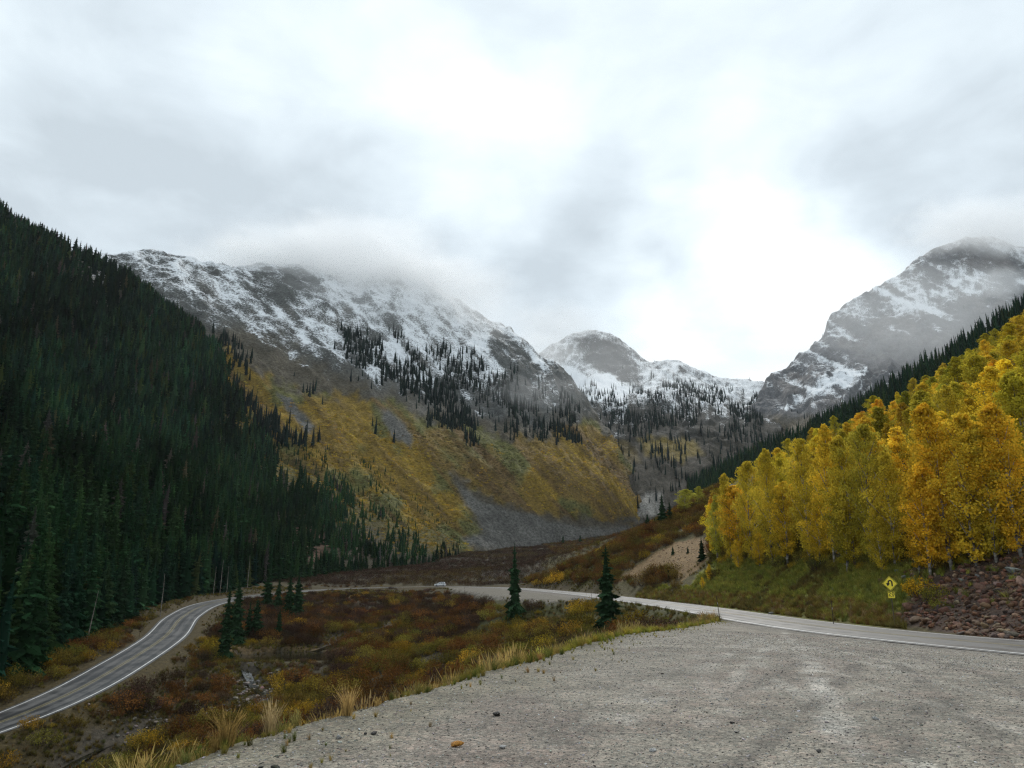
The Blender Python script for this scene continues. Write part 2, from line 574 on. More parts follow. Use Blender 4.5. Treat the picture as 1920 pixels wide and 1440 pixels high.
# ------------------------------------------------------------------ near ground: one fan shaped net from behind the eye to the valley head
NA, CY = 560, -10.0
th = np.radians(np.linspace(-60, 60, NA))
rr = np.exp(np.linspace(math.log(3.0), math.log(1050.0), 590))
TH, RR = np.meshgrid(th, rr)
gx = (np.sin(TH) * RR).ravel()
gy = (np.cos(TH) * RR + CY).ravel()
gz, gdr, gpd, gfd, gds = zground(gx, gy, True)
gpx, gpy = proj(gx, np.maximum(gy, .5), gz)
jj = fbm(gx / 3.0, gy / 3.0, 4, 40)
jb = fbm(gx / 14.0, gy / 14.0, 4, 44)


def blend(c, w, col):
    w = np.clip(w, 0, 1)[:, None]
    return c * (1 - w) + w * np.array(col)[None]


SCAR = [(1150, 1090), (1195, 1056), (1235, 1032), (1300, 1007), (1326, 1012), (1332, 1042), (1305, 1070), (1275, 1088), (1258, 1064), (1235, 1064), (1205, 1082)]
TALUS = [(1672, 1158), (1700, 1135), (1722, 1112), (1745, 1090), (1790, 1068), (1850, 1040), (1920, 1015), (2600, 900), (2600, 1330), (1920, 1212), (1800, 1190)]
VERGE = [(1330, 1140), (1300, 1080), (1380, 1040), (1500, 1030), (1600, 1040), (1690, 1060), (1720, 1100), (1690, 1150), (1670, 1180), (1500, 1160)]
gc = np.tile(np.array([[.040, .031, .018]]), (len(gx), 1))
gc = blend(gc, sstep(-.3, .5, jb), (.055, .045, .020))
gc = blend(gc, sstep(300, 420, gy) * .8, (.060, .048, .034))                            # willow flats up the valley
front = (gx > 15) & (gy < 420)
gc = np.where(front[:, None], blend(gc, np.ones(len(gx)), (.085, .072, .030)), gc)      # hillside under the aspens
gc = blend(gc, sstep(8, -8, pdist(gpx, gpy, VERGE) + 14 * jj) * (gx > 22) * (gy < 160), (.19, .19, .042))
gc = blend(gc, sstep(4, -4, pdist(gpx, gpy, SCAR) + 6 * jj) * (gy > 120) * (gy < 260), (.19, .122, .056))
tal = sstep(6, -6, pdist(gpx, gpy, TALUS) + 10 * jj) * (gx > 24) * (gy < 100)
gc = blend(gc, tal, (.075, .050, .038))
bank = sstep(9.5, 5.5, gdr + 2.2 * jb + .8 * jj)                                          # shoulders and fill of the road
gc = blend(gc, bank * (tal < .5) * np.where(gx > 23, .35, 1), (.062, .047, .022))
gc = blend(gc, sstep(18, 7, gdr + 5 * jb) * (gx < 0) * .7, (.054, .040, .015))
gc = blend(gc, ((gx > -5) & (gx < 19) & (gy > 70) & (gy < 160)) * .7, (.085, .078, .030))
gc = blend(gc, sstep(1.8, .3, gfd + 1.0 * jj), (.17, .155, .13))
gc = blend(gc, ((gx > -8) & (gx < 20) & (gy > 66) & (gy < 175) & (gfd > 1.2)) * .9, (.058, .056, .020))
gc = blend(gc, sstep(3.0, .6, gpd + .8 * jj) * .8, (.165, .150, .105))
gc = blend(gc, sstep(2.6, 1.2, gds + 1.2 * jj), (.050, .042, .030))
_pn = np.hypot((gx + 42) / 9.5, (gy - 149) / 9.0) + .1 * jj
gc = blend(gc, sstep(1.46, 1.36, _pn) * sstep(1.12, 1.2, _pn) * (gy > 146) * .8, (.13, .085, .036))
gc = blend(gc, sstep(1.2, 1.1, _pn), (.03, .026, .016))
# gravel colours: dusty lighter tracks and a few reddish patches
gr = np.tile(np.array([[.212, .196, .166]]), (len(gx), 1))
gr = blend(gr, sstep(.15, .8, fbm(gx / 2.6, gy / 5.5, 4, 60)) * .5, (.175, .145, .128))
gr = blend(gr, sstep(.1, .7, fbm(gx / 3.5, gy / 1.6, 4, 66)) * .35, (.25, .235, .205))
for tr_, wd_, am_ in (([P(1470, 1172, 50), P(1495, 1215, 33), P(1525, 1280, 19.6), P(1562, 1370, 11.6), P(1590, 1440, 8.5)], .16, .75),
                      ([P(1440, 1180, 47), P(1380, 1240, 26), P(1280, 1310, 16), P(1120, 1400, 10)], .2, .4),
                      ([P(1560, 1200, 42), P(1700, 1235, 30), P(1920, 1290, 20)], .18, .45),
                      ([P(1450, 1195, 42), P(1620, 1250, 25), P(1800, 1300, 17), P(1960, 1330, 15)], .14, .35)):
    tl = np.array([(p[0], p[1]) for p in tr_])
    tl = crom(tl, np.linspace(0, len(tl) - 1, 24))
    dd = seg_dist(gx, gy, tl)
    gr = blend(gr, sstep(wd_ * 2.2, wd_ * .5, dd + .12 * jj) * am_ * sstep(-.5, .3, fbm(gx / 1.1, gy / 1.1, 3, 71)), (.41, .40, .37))
rt_ = np.random.default_rng(8)
for _k in range(11):                                                                      # faint tyre arcs of cars that turned here
    e0 = np.array([rt_.uniform(15, 24), rt_.uniform(34, 58)])
    e2 = np.array([rt_.uniform(-1, 16), rt_.uniform(3, 16)])
    e1 = (e0 + e2) / 2 + rt_.uniform(-5, 5, 2)
    q_ = crom(np.array([e0, e1, e2]), np.linspace(0, 2, 16))
    for of_ in (-.75, .75):
        tq = np.gradient(q_, axis=0)
        tq /= np.linalg.norm(tq, axis=1)[:, None]
        dd = seg_dist(gx, gy, q_ + of_ * np.stack([tq[:, 1], -tq[:, 0]], 1))
        gr = blend(gr, sstep(.22, .07, dd + .07 * jj) * rt_.uniform(.45, .9) * sstep(-.4, .4, fbm(gx / 2, gy / 2, 3, 72 + _k)), (.30, .288, .258) if _k % 3 else (.12, .11, .095))
gr = blend(gr, sstep(.35, .9, fbm(gx / 4.2, gy / 4.2, 4, 75)) * .55, (.135, .125, .105))      # damp, fine dirt
gr = blend(gr, sstep(.3, .8, fbm(gx / 1.4, gy / 1.4, 3, 76)) * .3, (.18, .135, .115))
gr = blend(gr, sstep(2.2, .2, -gpd + .8 * jj) * .55 * (gdr > 9), (.14, .13, .09))         # thin grass and dirt towards the edge
gr = blend(gr, sstep(8.0, 5.0, gdr + .8 * jj) * .5, (.13, .125, .115))
isg = (gpd + .3 * jj < 0)
isf = (gfd + .5 * jj < 0)
gr = np.where(isf[:, None], gr * .62, gr)
base = np.where((isg | isf)[:, None], gr, gc)
base4 = np.concatenate([np.clip(base, .004, 1), np.ones((len(gx), 1))], 1)
ii = np.arange(len(rr) * NA).reshape(len(rr), NA)
quads = np.stack([ii[:-1, :-1], ii[:-1, 1:], ii[1:, 1:], ii[1:, :-1]], -1).reshape(-1, 4)


def submesh(name, sel, mat):
    q = quads[sel][:, ::-1]
    u, inv = np.unique(q, return_inverse=True)
    v = np.stack([gx[u], gy[u], gz[u]], 1)
    return mesh(name, v, inv.reshape(-1, 4), [mat], True, {'base': base4[u]})


qg = isg[quads].sum(1) >= 2
qf = (isf[quads].sum(1) >= 2) & ~qg
obj('ground', submesh('ground', ~(qg | qf), M_GROUND), kind='structure', label='valley ground of dark soil, grass and bare banks')
obj('gravel_pullout', submesh('gravel_pullout', qg, M_GRAVEL), kind='structure', label='wide grey gravel pullout in the foreground')
obj('gravel_pullout', submesh('gravel_pullout_far', qf, M_GRAVEL), kind='structure', label='small far gravel pullout inside the road bend')

# the rest of the land, far below and around
g = 3300.0
xs = np.linspace(-g, g, 23)
ys = np.linspace(-1300, 4800, 23)
XX, YY = np.meshgrid(xs, ys)
vv = np.stack([XX.ravel(), YY.ravel(), -46 + 4 * fbm(XX.ravel() / 500, YY.ravel() / 500, 3, 2)], 1)
i2 = np.arange(23 * 23).reshape(23, 23)
q2 = np.stack([i2[:-1, :-1], i2[:-1, 1:], i2[1:, 1:], i2[1:, :-1]], -1).reshape(-1, 4)
obj('ground', mesh('land', vv, q2, [M_GROUND], True, {'base': np.tile([.05, .05, .03, 1], (len(vv), 1))}), kind='structure', label='outlying land beyond the valley')


# ------------------------------------------------------------------ road: asphalt, edge lines, centre lines
def strip(name, offs, lift, mat, s0=0, s1=None, mask=None, parent=None, wob=0.0, **t):
    p = RD[s0:s1]
    tg = np.gradient(p, axis=0)[:, :2]
    tg /= np.linalg.norm(tg, axis=1)[:, None]
    nx, ny = tg[:, 1], -tg[:, 0]
    o = np.array(offs, float)
    k = len(o)
    ow = o[None] + wob * (vn(np.arange(len(p)) / 9.0, np.zeros(len(p)), 5)[:, None] - .5)
    x = p[:, 0, None] + nx[:, None] * ow
    y = p[:, 1, None] + ny[:, None] * ow
    z = p[:, 2, None] + lift - .012 * np.abs(ow)
    s = np.repeat(np.arange(len(p))[:, None], k, 1).astype(float)
    i = np.arange(len(p) * k).reshape(len(p), k)
    q = np.stack([i[:-1, :-1], i[:-1, 1:], i[1:, 1:], i[1:, :-1]], -1).reshape(-1, 4)[:, ::-1]
    st = np.stack([s.ravel(), ow.ravel(), np.zeros(s.size)], 1)
    return obj(name, mesh(name, np.stack([x.ravel(), y.ravel(), z.ravel()], 1), q, [mat], True, {'st': st}), parent, **t)


M_WHITE, M_YEL = mat_paint('white_road_paint', (.78, .78, .76)), mat_paint('yellow_road_paint', (.30, .235, .06))
road = strip('road', np.linspace(-HALF, HALF, 9), 0.0, M_ROAD, kind='structure', label='wet two lane mountain road with white edge lines and yellow centre lines')
for o_ in (-3.45, 3.45):
    strip('edge_line', (o_ - .09, o_ + .09), .012, M_WHITE, parent=road, wob=.05)
for o_ in (-.2, .2):
    strip('centre_line', (o_ - .05, o_ + .05), .012, M_YEL, parent=road, wob=.04)
# ------------------------------------------------------------------ mountains: nets laid between a ridge, fall lines and a foot, then broken up by gullies
def W(p):
    return p[1:] if p[0] == 'w' else P(*p)


class Loft:
    def __init__(s, rows, nu, nv, amp, gul, seed, back=(.10, .30), sink=True, ustretch=1.0, foot0=True):
        g = np.array([[W(p) for p in r] for r in rows], float)
        if sink:
            last = g[-1].copy()
            d = g[-1] - g[-2]
            d[:, 2] = 0
            d /= np.linalg.norm(d, axis=1)[:, None] + 1e-6
            last += d * 12
            last[:, 2] -= 16
            g = np.concatenate([g, last[None]], 0)
        bk = g[0].copy()
        bk[:, :2] *= 1 + back[0]
        bk[:, 2] -= np.abs(bk[:, 2]) * back[1] + 10
        g = np.concatenate([bk[None], g], 0)
        nr = len(g)
        a = crom(g, np.linspace(0, nr - 1, nv))                  # (nv, n, 3)
        a = crom(a.transpose(1, 0, 2), np.linspace(0, g.shape[1] - 1, nu)).transpose(1, 0, 2)
        s.nu, s.nv = nu, nv
        vpar = np.linspace(0, nr - 1, nv)
        du = np.linalg.norm(np.diff(a, axis=1), axis=2).mean(0)
        um = np.concatenate([[0], np.cumsum(du)])
        dv = np.linalg.norm(np.diff(a, axis=0), axis=2)
        vm = np.concatenate([np.zeros((1, nu)), np.cumsum(dv, axis=0)], 0)
        U = np.repeat(um[None], nv, 0)
        w = np.minimum(sstep(.4, 1.3, vpar), 1) * (sstep(nr - 1.1, nr - 2.6, vpar) if foot0 else 1)
        w = np.maximum(w, .25 * (vpar < 1.3))[:, None]
        x, y = a[..., 0], a[..., 1]
        lam = gul
        wob = fbm(U / (lam * 3), vm / (lam * 4), 3, seed + 5) * lam * .7
        gully = ridged((U + wob) / lam, vm / (lam * 6), 3, seed) - .55
        big = fbm(x / (lam * 3.2), y / (lam * 3.2), 4, seed + 9)
        rough = fbm(x / (lam * .45), y / (lam * .45), 4, seed + 13, .6)
        crag = ridged(x / (lam * .22) + .3 * big, y / (lam * .22), 3, seed + 17) - .55
        a[..., 2] += w * amp * (1.25 * gully + .7 * big + .38 * rough + .22 * crag)
        s.a = a
        s.fall = np.stack([U, vm, np.zeros_like(U)], -1)
        s.px, s.py = proj(a[..., 0], a[..., 1], a[..., 2])
        c = a[:-1, :-1], a[:-1, 1:], a[1:, 1:], a[1:, :-1]
        s.area = np.linalg.norm(np.cross(c[2] - c[0], c[3] - c[1]), axis=2) / 2

    def build(s, name, mat, paint, **t):
        f = lambda q: q.reshape(-1)
        x, y, z = (f(s.a[..., i]) for i in range(3))
        col, snow = paint(f(s.px), f(s.py), x, y, z, s.fall.reshape(-1, 3))
        i = np.arange(s.nu * s.nv).reshape(s.nv, s.nu)
        q = np.stack([i[:-1, :-1], i[1:, :-1], i[1:, 1:], i[:-1, 1:]], -1).reshape(-1, 4)
        col = np.concatenate([np.clip(col, .004, 1), np.ones((len(x), 1))], 1)
        s.o = obj(name, mesh(name, s.a.reshape(-1, 3), q, [mat], True, {'base': col, 'snow': snow, 'fall': s.fall.reshape(-1, 3)}), **t)
        return s.o

    def sample(s, n, r):
        """n random points spread evenly over the net"""
        ar = s.area.copy()
        ar[0] = 0
        w = ar.ravel() / ar.sum()
        k = r.choice(len(w), n, p=w)
        j, i = np.divmod(k, s.nu - 1)
        a, b = r.random(n)[:, None], r.random(n)[:, None]
        p = (s.a[j, i] * (1 - a) + s.a[j, i + 1] * a) * (1 - b) + (s.a[j + 1, i] * (1 - a) + s.a[j + 1, i + 1] * a) * b
        px, py = proj(p[:, 0], p[:, 1], p[:, 2])
        return p, px, py


def soft(px, py, poly, sf):
    """1 inside, 0 outside, ragged over sf pixels"""
    return sstep(sf, -sf, pdist(px, py, poly))


# forested flank on the left
LA = Loft([[('w', -430, 330, 265), ('w', -480, 470, 345), (-30, 400, 600), (215, 528, 680), (400, 668, 720), (475, 812, 690), (640, 915, 660), (860, 1018, 620)],
           [('w', -310, 200, 130), ('w', -330, 290, 178), (40, 700, 360), (200, 790, 400), (370, 860, 430), (440, 930, 440), (590, 985, 480), (860, 1023, 610)],
           [('w', -95, 40, -20), ('w', -85, 72, -17), (-6, 1313, 108), ('w', -77, 125, -13), ('w', -91, 168, -9), ('w', -103, 226, -5.5), (520, 1090, 335), (860, 1028, 600)]],
          220, 200, 5, 45, 101)
RED = [(545, 1040), (550, 985), (575, 975), (605, 1000), (620, 1045), (590, 1062)]
SNOWA = [(120, 470), (150, 480), (190, 520), (215, 525), (190, 545), (150, 530), (125, 500)]


EDGE = [(215, 528), (400, 668), (475, 812), (640, 915), (860, 1018)]


def edge_a(px, py):
    return seg_dist(np.asarray(px, float), np.asarray(py, float), EDGE)


def paint_a(px, py, x, y, z, fl):
    c = np.tile(np.array([[.045, .040, .024]]), (len(px), 1))
    j = fbm(px / 14, py / 14, 3, 5) * 14
    c = blend(c, soft(px, py + j, RED, 10) * (y < 640), (.085, .052, .033))
    c = blend(c, sstep(640, 560, py + j), (.13, .12, .10))
    c = blend(c, sstep(400, 460, px) * sstep(75, 20, edge_a(px, py) + 2 * j) * .9, (.105, .088, .028))
    sn = -1.0 + 1.05 * sstep(640, 520, py + 2 * j) * sstep(40, 200, px)
    return c, sn


M_MT = mat_mountain('mountain_rock', .05, .012, .35)
LA.build('forest_slope', M_MT, paint_a, kind='structure', label='steep slope under the dark spruce forest')

# snow dusted mountain with the golden slope
LB = Loft([[(-500, 420, 700), (-300, 440, 770), (-100, 465, 850), (80, 478, 920), (215, 488, 960), (330, 484, 1050), (450, 508, 1150), (640, 500, 1300), (760, 505, 1330), (850, 558, 1350),
            (925, 600, 1335), (1000, 655, 1300), (1060, 705, 1240), (1115, 780, 1150), (1172, 865, 1040), (1216, 948, 960)],
           [(-100, 700, 640), (60, 690, 680), (200, 680, 720), (320, 670, 770), (410, 660, 800), (500, 655, 850), (600, 670, 900), (740, 690, 980), (840, 705, 1010), (925, 730, 1020),
            (985, 755, 1010), (1040, 780, 1000), (1085, 810, 980), (1125, 850, 960), (1178, 890, 940), (1216, 952, 925)],
           [(250, 900, 520), (340, 880, 560), (450, 870, 600), (560, 850, 640), (640, 840, 680), (700, 835, 710), (780, 840, 730), (880, 850, 760), (960, 862, 790), (1020, 870, 800),
            (1060, 880, 810), (1100, 890, 820), (1125, 900, 830), (1150, 910, 850), (1185, 930, 870), (1216, 957, 900)],
           [(450, 1078, 500), (560, 1074, 510), (680, 1058, 540), (790, 1040, 590), (860, 1030, 640), (900, 1026, 660), (950, 1022, 690), (1010, 1016, 720), (1060, 1008, 750), (1100, 1002, 770),
            (1130, 996, 790), (1155, 990, 810), (1175, 983, 825), (1190, 978, 840), (1205, 970, 860), (1218, 962, 880)]],
          520, 400, 17, 58, 211, back=(.12, .25))
GOLD = [(415, 650), (470, 690), (540, 728), (610, 745), (690, 742), (760, 768), (830, 790), (920, 818), (1000, 830), (1060, 795), (1095, 785), (1145, 815), (1192, 865), (1240, 945), (1225, 972), (1150, 975),
        (1080, 972), (1000, 962), (935, 948), (880, 918), (850, 880), (862, 920), (905, 998), (880, 1030), (790, 1005), (660, 935), (520, 840), (380, 740), (300, 640)]
SCREE = [(846, 890), (870, 915), (905, 938), (960, 955), (1040, 978), (1110, 990), (1175, 990), (1150, 1000), (1080, 1012), (1000, 1030), (905, 1032), (868, 1010), (905, 1000), (893, 965), (868, 935)]
SCREE2 = [(520, 738), (545, 745), (590, 800), (575, 812), (545, 780)]
SCREE3 = [(705, 765), (730, 768), (775, 815), (768, 838), (735, 815)]
BROWN = [(395, 620), (470, 625), (560, 670), (640, 700), (720, 740), (800, 770), (900, 790), (1000, 800), (1100, 780), (1200, 800), (1240, 980), (900, 1060), (400, 1060), (300, 700)]


def paint_b(px, py, x, y, z, fl):
    n = len(px)
    j = fbm(px / 18, py / 18, 4, 15)
    k = fbm(px / 60, py / 60, 3, 25)
    st = fbm((px - py * .9) / 16, (px + py) / 240, 4, 35)                      # runs down the fall line
    c = np.tile(np.array([[.095, .097, .092]]), (n, 1))
    c = blend(c, sstep(.1, .6, k) * .5, (.15, .14, .125))
    br = sstep(30, -20, pdist(px, py, BROWN) + 18 * j)
    c = blend(c, br * .9, (.092, .078, .055))
    c = blend(c, sstep(20, -10, pdist(px, py, [(430, 760), (560, 800), (700, 890), (880, 1010), (880, 1060), (400, 1080), (300, 800)]) + 10 * j), (.085, .066, .026))
    gd = sstep(9, -9, pdist(px, py, GOLD) + 14 * j)
    gold = np.stack([.195 + .06 * st, .130 + .04 * st, .030 + 0 * st], 1)
    gold = blend(gold, sstep(.15, .7, k + .4 * st), (.125, .120, .042))
    gold = blend(gold, sstep(.25, .8, fbm((px - py) / 30, (px + py) / 300, 3, 39)), (.135, .088, .035))
    c = c * (1 - gd[:, None]) + gold * gd[:, None]
    for q_, w_ in ((SCREE, 7), (SCREE2, 4), (SCREE3, 5)):
        c = blend(c, sstep(w_, -w_, pdist(px, py, q_) + w_ * j), (.125, .12, .108))
    line = np.interp(px, [200, 330, 400, 470, 560, 640, 720, 800, 900, 1000, 1060, 1220], [600, 625, 640, 650, 680, 705, 730, 745, 765, 775, 770, 780])
    sn = np.interp((line - py) + 26 * j, [-60, -10, 30, 100, 200], [-1.0, -.30, .04, .15, .18])
    sn = sn + .12 * st + .12 * k
    sn = sn - .16 * sstep(.2, .6, fbm((px - py * .8) / 70, (px + py) / 160, 3, 51)) * (py > 500)
    sn = np.where(py > 830, -1.5, sn)
    return c, sn


LB.build('golden_mountain', M_MT, paint_b, kind='structure', label='snow dusted mountain with golden shrub slope left of the valley head')

# wooded bench and rounded summit at the valley head
LC = Loft([[(900, 735, 1900), (980, 690, 2000), (1035, 652, 2050), (1075, 631, 2100), (1115, 622, 2120), (1152, 633, 2120), (1185, 660, 2100), (1212, 684, 2080), (1258, 682, 2100), (1310, 700, 2100), (1350, 719, 2050),
            (1420, 726, 1950), (1500, 745, 1850)],
           [(930, 800, 1500), (990, 775, 1550), (1040, 745, 1600), (1070, 730, 1650), (1110, 708, 1700), (1150, 716, 1700), (1190, 726, 1680), (1220, 722, 1650), (1262, 722, 1640), (1310, 735, 1620), (1350, 748, 1600),
            (1410, 770, 1550), (1480, 790, 1500)],
           [(960, 860, 1150), (1010, 850, 1180), (1050, 800, 1230), (1085, 790, 1260), (1115, 785, 1270), (1150, 790, 1270), (1190, 788, 1260), (1225, 785, 1250), (1265, 788, 1230), (1305, 795, 1210), (1345, 805, 1190),
            (1400, 815, 1170), (1460, 830, 1150)],
           [(1000, 900, 1000), (1040, 895, 1010), (1070, 860, 1040), (1095, 850, 1060), (1120, 845, 1070), (1150, 845, 1080), (1190, 842, 1080), (1225, 845, 1070), (1265, 850, 1060), (1305, 852, 1050), (1345, 858, 1030),
            (1390, 865, 1010), (1450, 880, 990)],
           [(1100, 990, 850), (1120, 985, 850), (1140, 980, 850), (1160, 975, 850), (1180, 970, 850), (1200, 968, 850), (1220, 966, 850), (1240, 960, 840), (1265, 955, 830), (1300, 950, 820), (1340, 945, 800),
            (1390, 945, 780), (1440, 950, 760)]],
          300, 240, 13, 50, 307)


def paint_c(px, py, x, y, z, fl):
    j = fbm(px / 16, py / 16, 4, 17)
    c = np.tile(np.array([[.036, .037, .034]]), (len(px), 1))
    c = blend(c, sstep(760, 850, py + 20 * j), (.045, .040, .030))
    c = blend(c, soft(px, py + 8 * j, [(1195, 820), (1300, 822), (1320, 850), (1280, 862), (1210, 850)], 8) * .8, (.17, .125, .03))
    c = blend(c, soft(px, py + 8 * j, [(1100, 830), (1180, 830), (1200, 860), (1150, 870)], 8) * .6, (.15, .11, .035))
    c = blend(c, soft(px, py + 5 * j, [(1165, 938), (1240, 925), (1245, 962), (1180, 975)], 6), (.22, .21, .19))
    sn = np.interp(py + 30 * j, [640, 690, 720, 760, 800, 850], [.06, .06, .14, -.02, -.25, -1.1])
    sn = sn - .22 * soft(px, py + 6 * j, [(1085, 640), (1150, 640), (1190, 690), (1200, 715), (1150, 712), (1110, 690)], 14)
    sn = sn + .45 * soft(px, py + 5 * j, [(1030, 680), (1075, 690), (1110, 715), (1140, 700), (1180, 735), (1120, 750), (1040, 735)], 8)
    return c, sn


LC.build('rounded_summit', M_MT, paint_c, kind='structure', label='rounded snowy summit and wooded bench at the valley head')

# high cliff mountain on the right
LD = Loft([[(1385, 800, 1500), (1400, 785, 1550), (1418, 752, 1650), (1442, 712, 1750), (1500, 670, 1850), (1540, 632, 1900), (1554, 598, 1950), (1582, 573, 2000), (1640, 548, 2050), (1700, 508, 2100), (1760, 474, 2150),
            (1830, 452, 2200), (1900, 462, 2200), (2000, 470, 2200), (2150, 430, 2150), (2350, 400, 2100)],
           [(1388, 815, 1400), (1405, 798, 1420), (1430, 775, 1480), (1470, 740, 1560), (1530, 690, 1640), (1580, 660, 1700), (1610, 640, 1740), (1640, 620, 1780), (1690, 600, 1820), (1740, 585, 1850), (1790, 570, 1880),
            (1850, 560, 1900), (1920, 560, 1900), (2020, 560, 1880), (2170, 540, 1850), (2370, 520, 1800)],
           [(1392, 832, 1300), (1412, 815, 1300), (1440, 795, 1320), (1490, 770, 1360), (1550, 740, 1420), (1600, 720, 1460), (1640, 706, 1500), (1680, 690, 1530), (1730, 680, 1560), (1780, 672, 1590), (1830, 665, 1620),
            (1890, 660, 1640), (1950, 660, 1640), (2050, 660, 1620), (2200, 650, 1600), (2400, 640, 1550)],
           [(1395, 870, 1120), (1420, 880, 1080), (1450, 890, 1050), (1500, 890, 1050), (1560, 880, 1060), (1610, 870, 1080), (1660, 860, 1100), (1700, 850, 1120), (1750, 840, 1140), (1800, 830, 1160), (1850, 820, 1180),
            (1910, 815, 1200), (1970, 810, 1200), (2070, 800, 1200), (2220, 790, 1180), (2420, 780, 1150)]],
          420, 300, 24, 85, 401, back=(.1, .2))
CLIFF = [(1590, 690), (1600, 640), (1640, 610), (1700, 600), (1760, 610), (1830, 560), (1900, 570), (1960, 620), (1960, 680), (1800, 690), (1700, 710), (1640, 700)]


def paint_d(px, py, x, y, z, fl):
    j = fbm(px / 20, py / 20, 4, 27)
    k = fbm(px / 55, py / 40, 3, 29)
    st = fbm((px + py * 1.1) / 120, (px * .5 - py) / 14, 4, 33)                # ledges dipping to the left
    c = np.tile(np.array([[.125, .125, .128]]), (len(px), 1))
    c = blend(c, sstep(0, .6, k), (.165, .155, .15))
    c = blend(c, sstep(-.1, .6, j) * .4, (.10, .10, .105))
    c = blend(c, sstep(770, 800, py + 10 * j), (.10, .085, .06))
    sn = np.interp(py + 20 * j, [450, 560, 620, 700, 760, 800], [.12, .06, -.02, -.04, -.14, -.9]) + .22 * st
    sn = sn - .30 * sstep(14, -20, pdist(px, py, CLIFF) + 22 * j)
    sn = sn + .34 * soft(px, py + 8 * j, [(1440, 775), (1520, 725), (1590, 690), (1640, 690), (1600, 715), (1520, 745), (1450, 790)], 12)
    sn = sn + .22 * soft(px, py + 14 * j, [(1660, 560), (1740, 540), (1830, 530), (1800, 560), (1720, 585), (1670, 585)], 16)
    return c, sn


LD.build('cliff_mountain', M_MT, paint_d, kind='structure', label='high grey cliff mountain with snow ledges on the right')

# dark conifer slope behind the aspen hillside
LE = Loft([[(1290, 925, 900), (1330, 905, 860), (1380, 885, 800), (1440, 860, 740), (1510, 828, 680), (1590, 792, 620), (1680, 745, 560), (1780, 690, 510), (1900, 620, 480), (2050, 520, 470), (2250, 400, 460)],
           [(1290, 940, 820), (1330, 925, 770), (1380, 905, 700), (1440, 885, 640), (1510, 858, 580), (1590, 825, 530), (1680, 785, 480), (1780, 735, 440), (1900, 670, 420), (2050, 590, 410), (2250, 500, 400)],
           [(1290, 960, 700), (1330, 950, 640), (1380, 940, 560), (1440, 925, 500), (1510, 905, 460), (1590, 875, 420), (1680, 835, 390), (1780, 790, 370), (1900, 740, 350), (2050, 690, 340), (2250, 640, 330)]],
          200, 90, 3, 40, 503)


def paint_e(px, py, x, y, z, fl):
    c = np.tile(np.array([[.05, .045, .028]]), (len(px), 1))
    return c, np.full(len(px), -1.4)


LE.build('spruce_slope', M_MT, paint_e, kind='structure', label='dark spruce slope behind the aspen hillside')
# ------------------------------------------------------------------ plant and stone shapes
class MB:
    """collects triangles and quads with one 'var' value per piece"""
    def __init__(s):
        s.v, s.f, s.var, s.n = [], [], [], 0

    def add(s, v, f, var):
        v = np.asarray(v, float).reshape(-1, 3)
        f = np.asarray(f, int)
        if f.shape[1] == 3:
            f = np.concatenate([f, f[:, 2:3]], 1)
        s.v.append(v)
        s.f.append(f + s.n)
        s.var.append(np.full(len(v), var) if np.isscalar(var) else np.asarray(var, float))
        s.n += len(v)

    def mesh(s, name, mat, smooth=False):
        v = np.concatenate(s.v)
        f = np.concatenate(s.f)
        tri = f[:, 2] == f[:, 3]
        me = bpy.data.meshes.new(name)
        fl = np.concatenate([f[tri][:, :3].ravel(), f[~tri].ravel()]).astype(np.int32)
        cnt = np.concatenate([np.full(tri.sum(), 3), np.full((~tri).sum(), 4)])
        me.vertices.add(len(v))
        me.vertices.foreach_set('co', v.astype(np.float32).ravel())
        me.loops.add(len(fl))
        me.loops.foreach_set('vertex_index', fl)
        me.polygons.add(len(cnt))
        me.polygons.foreach_set('loop_start', np.concatenate([[0], np.cumsum(cnt)[:-1]]).astype(np.int32))
        me.update(calc_edges=True)
        me.attributes.new('var', 'FLOAT', 'POINT').data.foreach_set('value', np.concatenate(s.var).astype(np.float32))
        if smooth:
            me.polygons.foreach_set('use_smooth', np.ones(len(cnt), bool))
        me.materials.append(mat)
        return me


def tube(mb, pts, rads, sides=6, var=.5):
    pts = np.asarray(pts, float)
    n = len(pts)
    tg = np.gradient(pts, axis=0)
    tg /= np.linalg.norm(tg, axis=1)[:, None] + 1e-9
    ref = np.array([.31, .95, .05])
    a = np.cross(tg, ref)
    a /= np.linalg.norm(a, axis=1)[:, None] + 1e-9
    b = np.cross(tg, a)
    ph = np.linspace(0, 2 * math.pi, sides, endpoint=False)
    v = pts[:, None] + np.asarray(rads)[:, None, None] * (np.cos(ph)[None, :, None] * a[:, None] + np.sin(ph)[None, :, None] * b[:, None])
    i = np.arange(n * sides).reshape(n, sides)
    f = np.stack([i[:-1], np.roll(i[:-1], -1, 1), np.roll(i[1:], -1, 1), i[1:]], -1).reshape(-1, 4)
    mb.add(v.reshape(-1, 3), f, var)
    cap = np.array([[n * sides - sides, n * sides - sides + 1 + k, n * sides - sides + 2 + k] for k in range(sides - 2)]) - 0
    mb.add(v.reshape(-1, 3), cap, var)


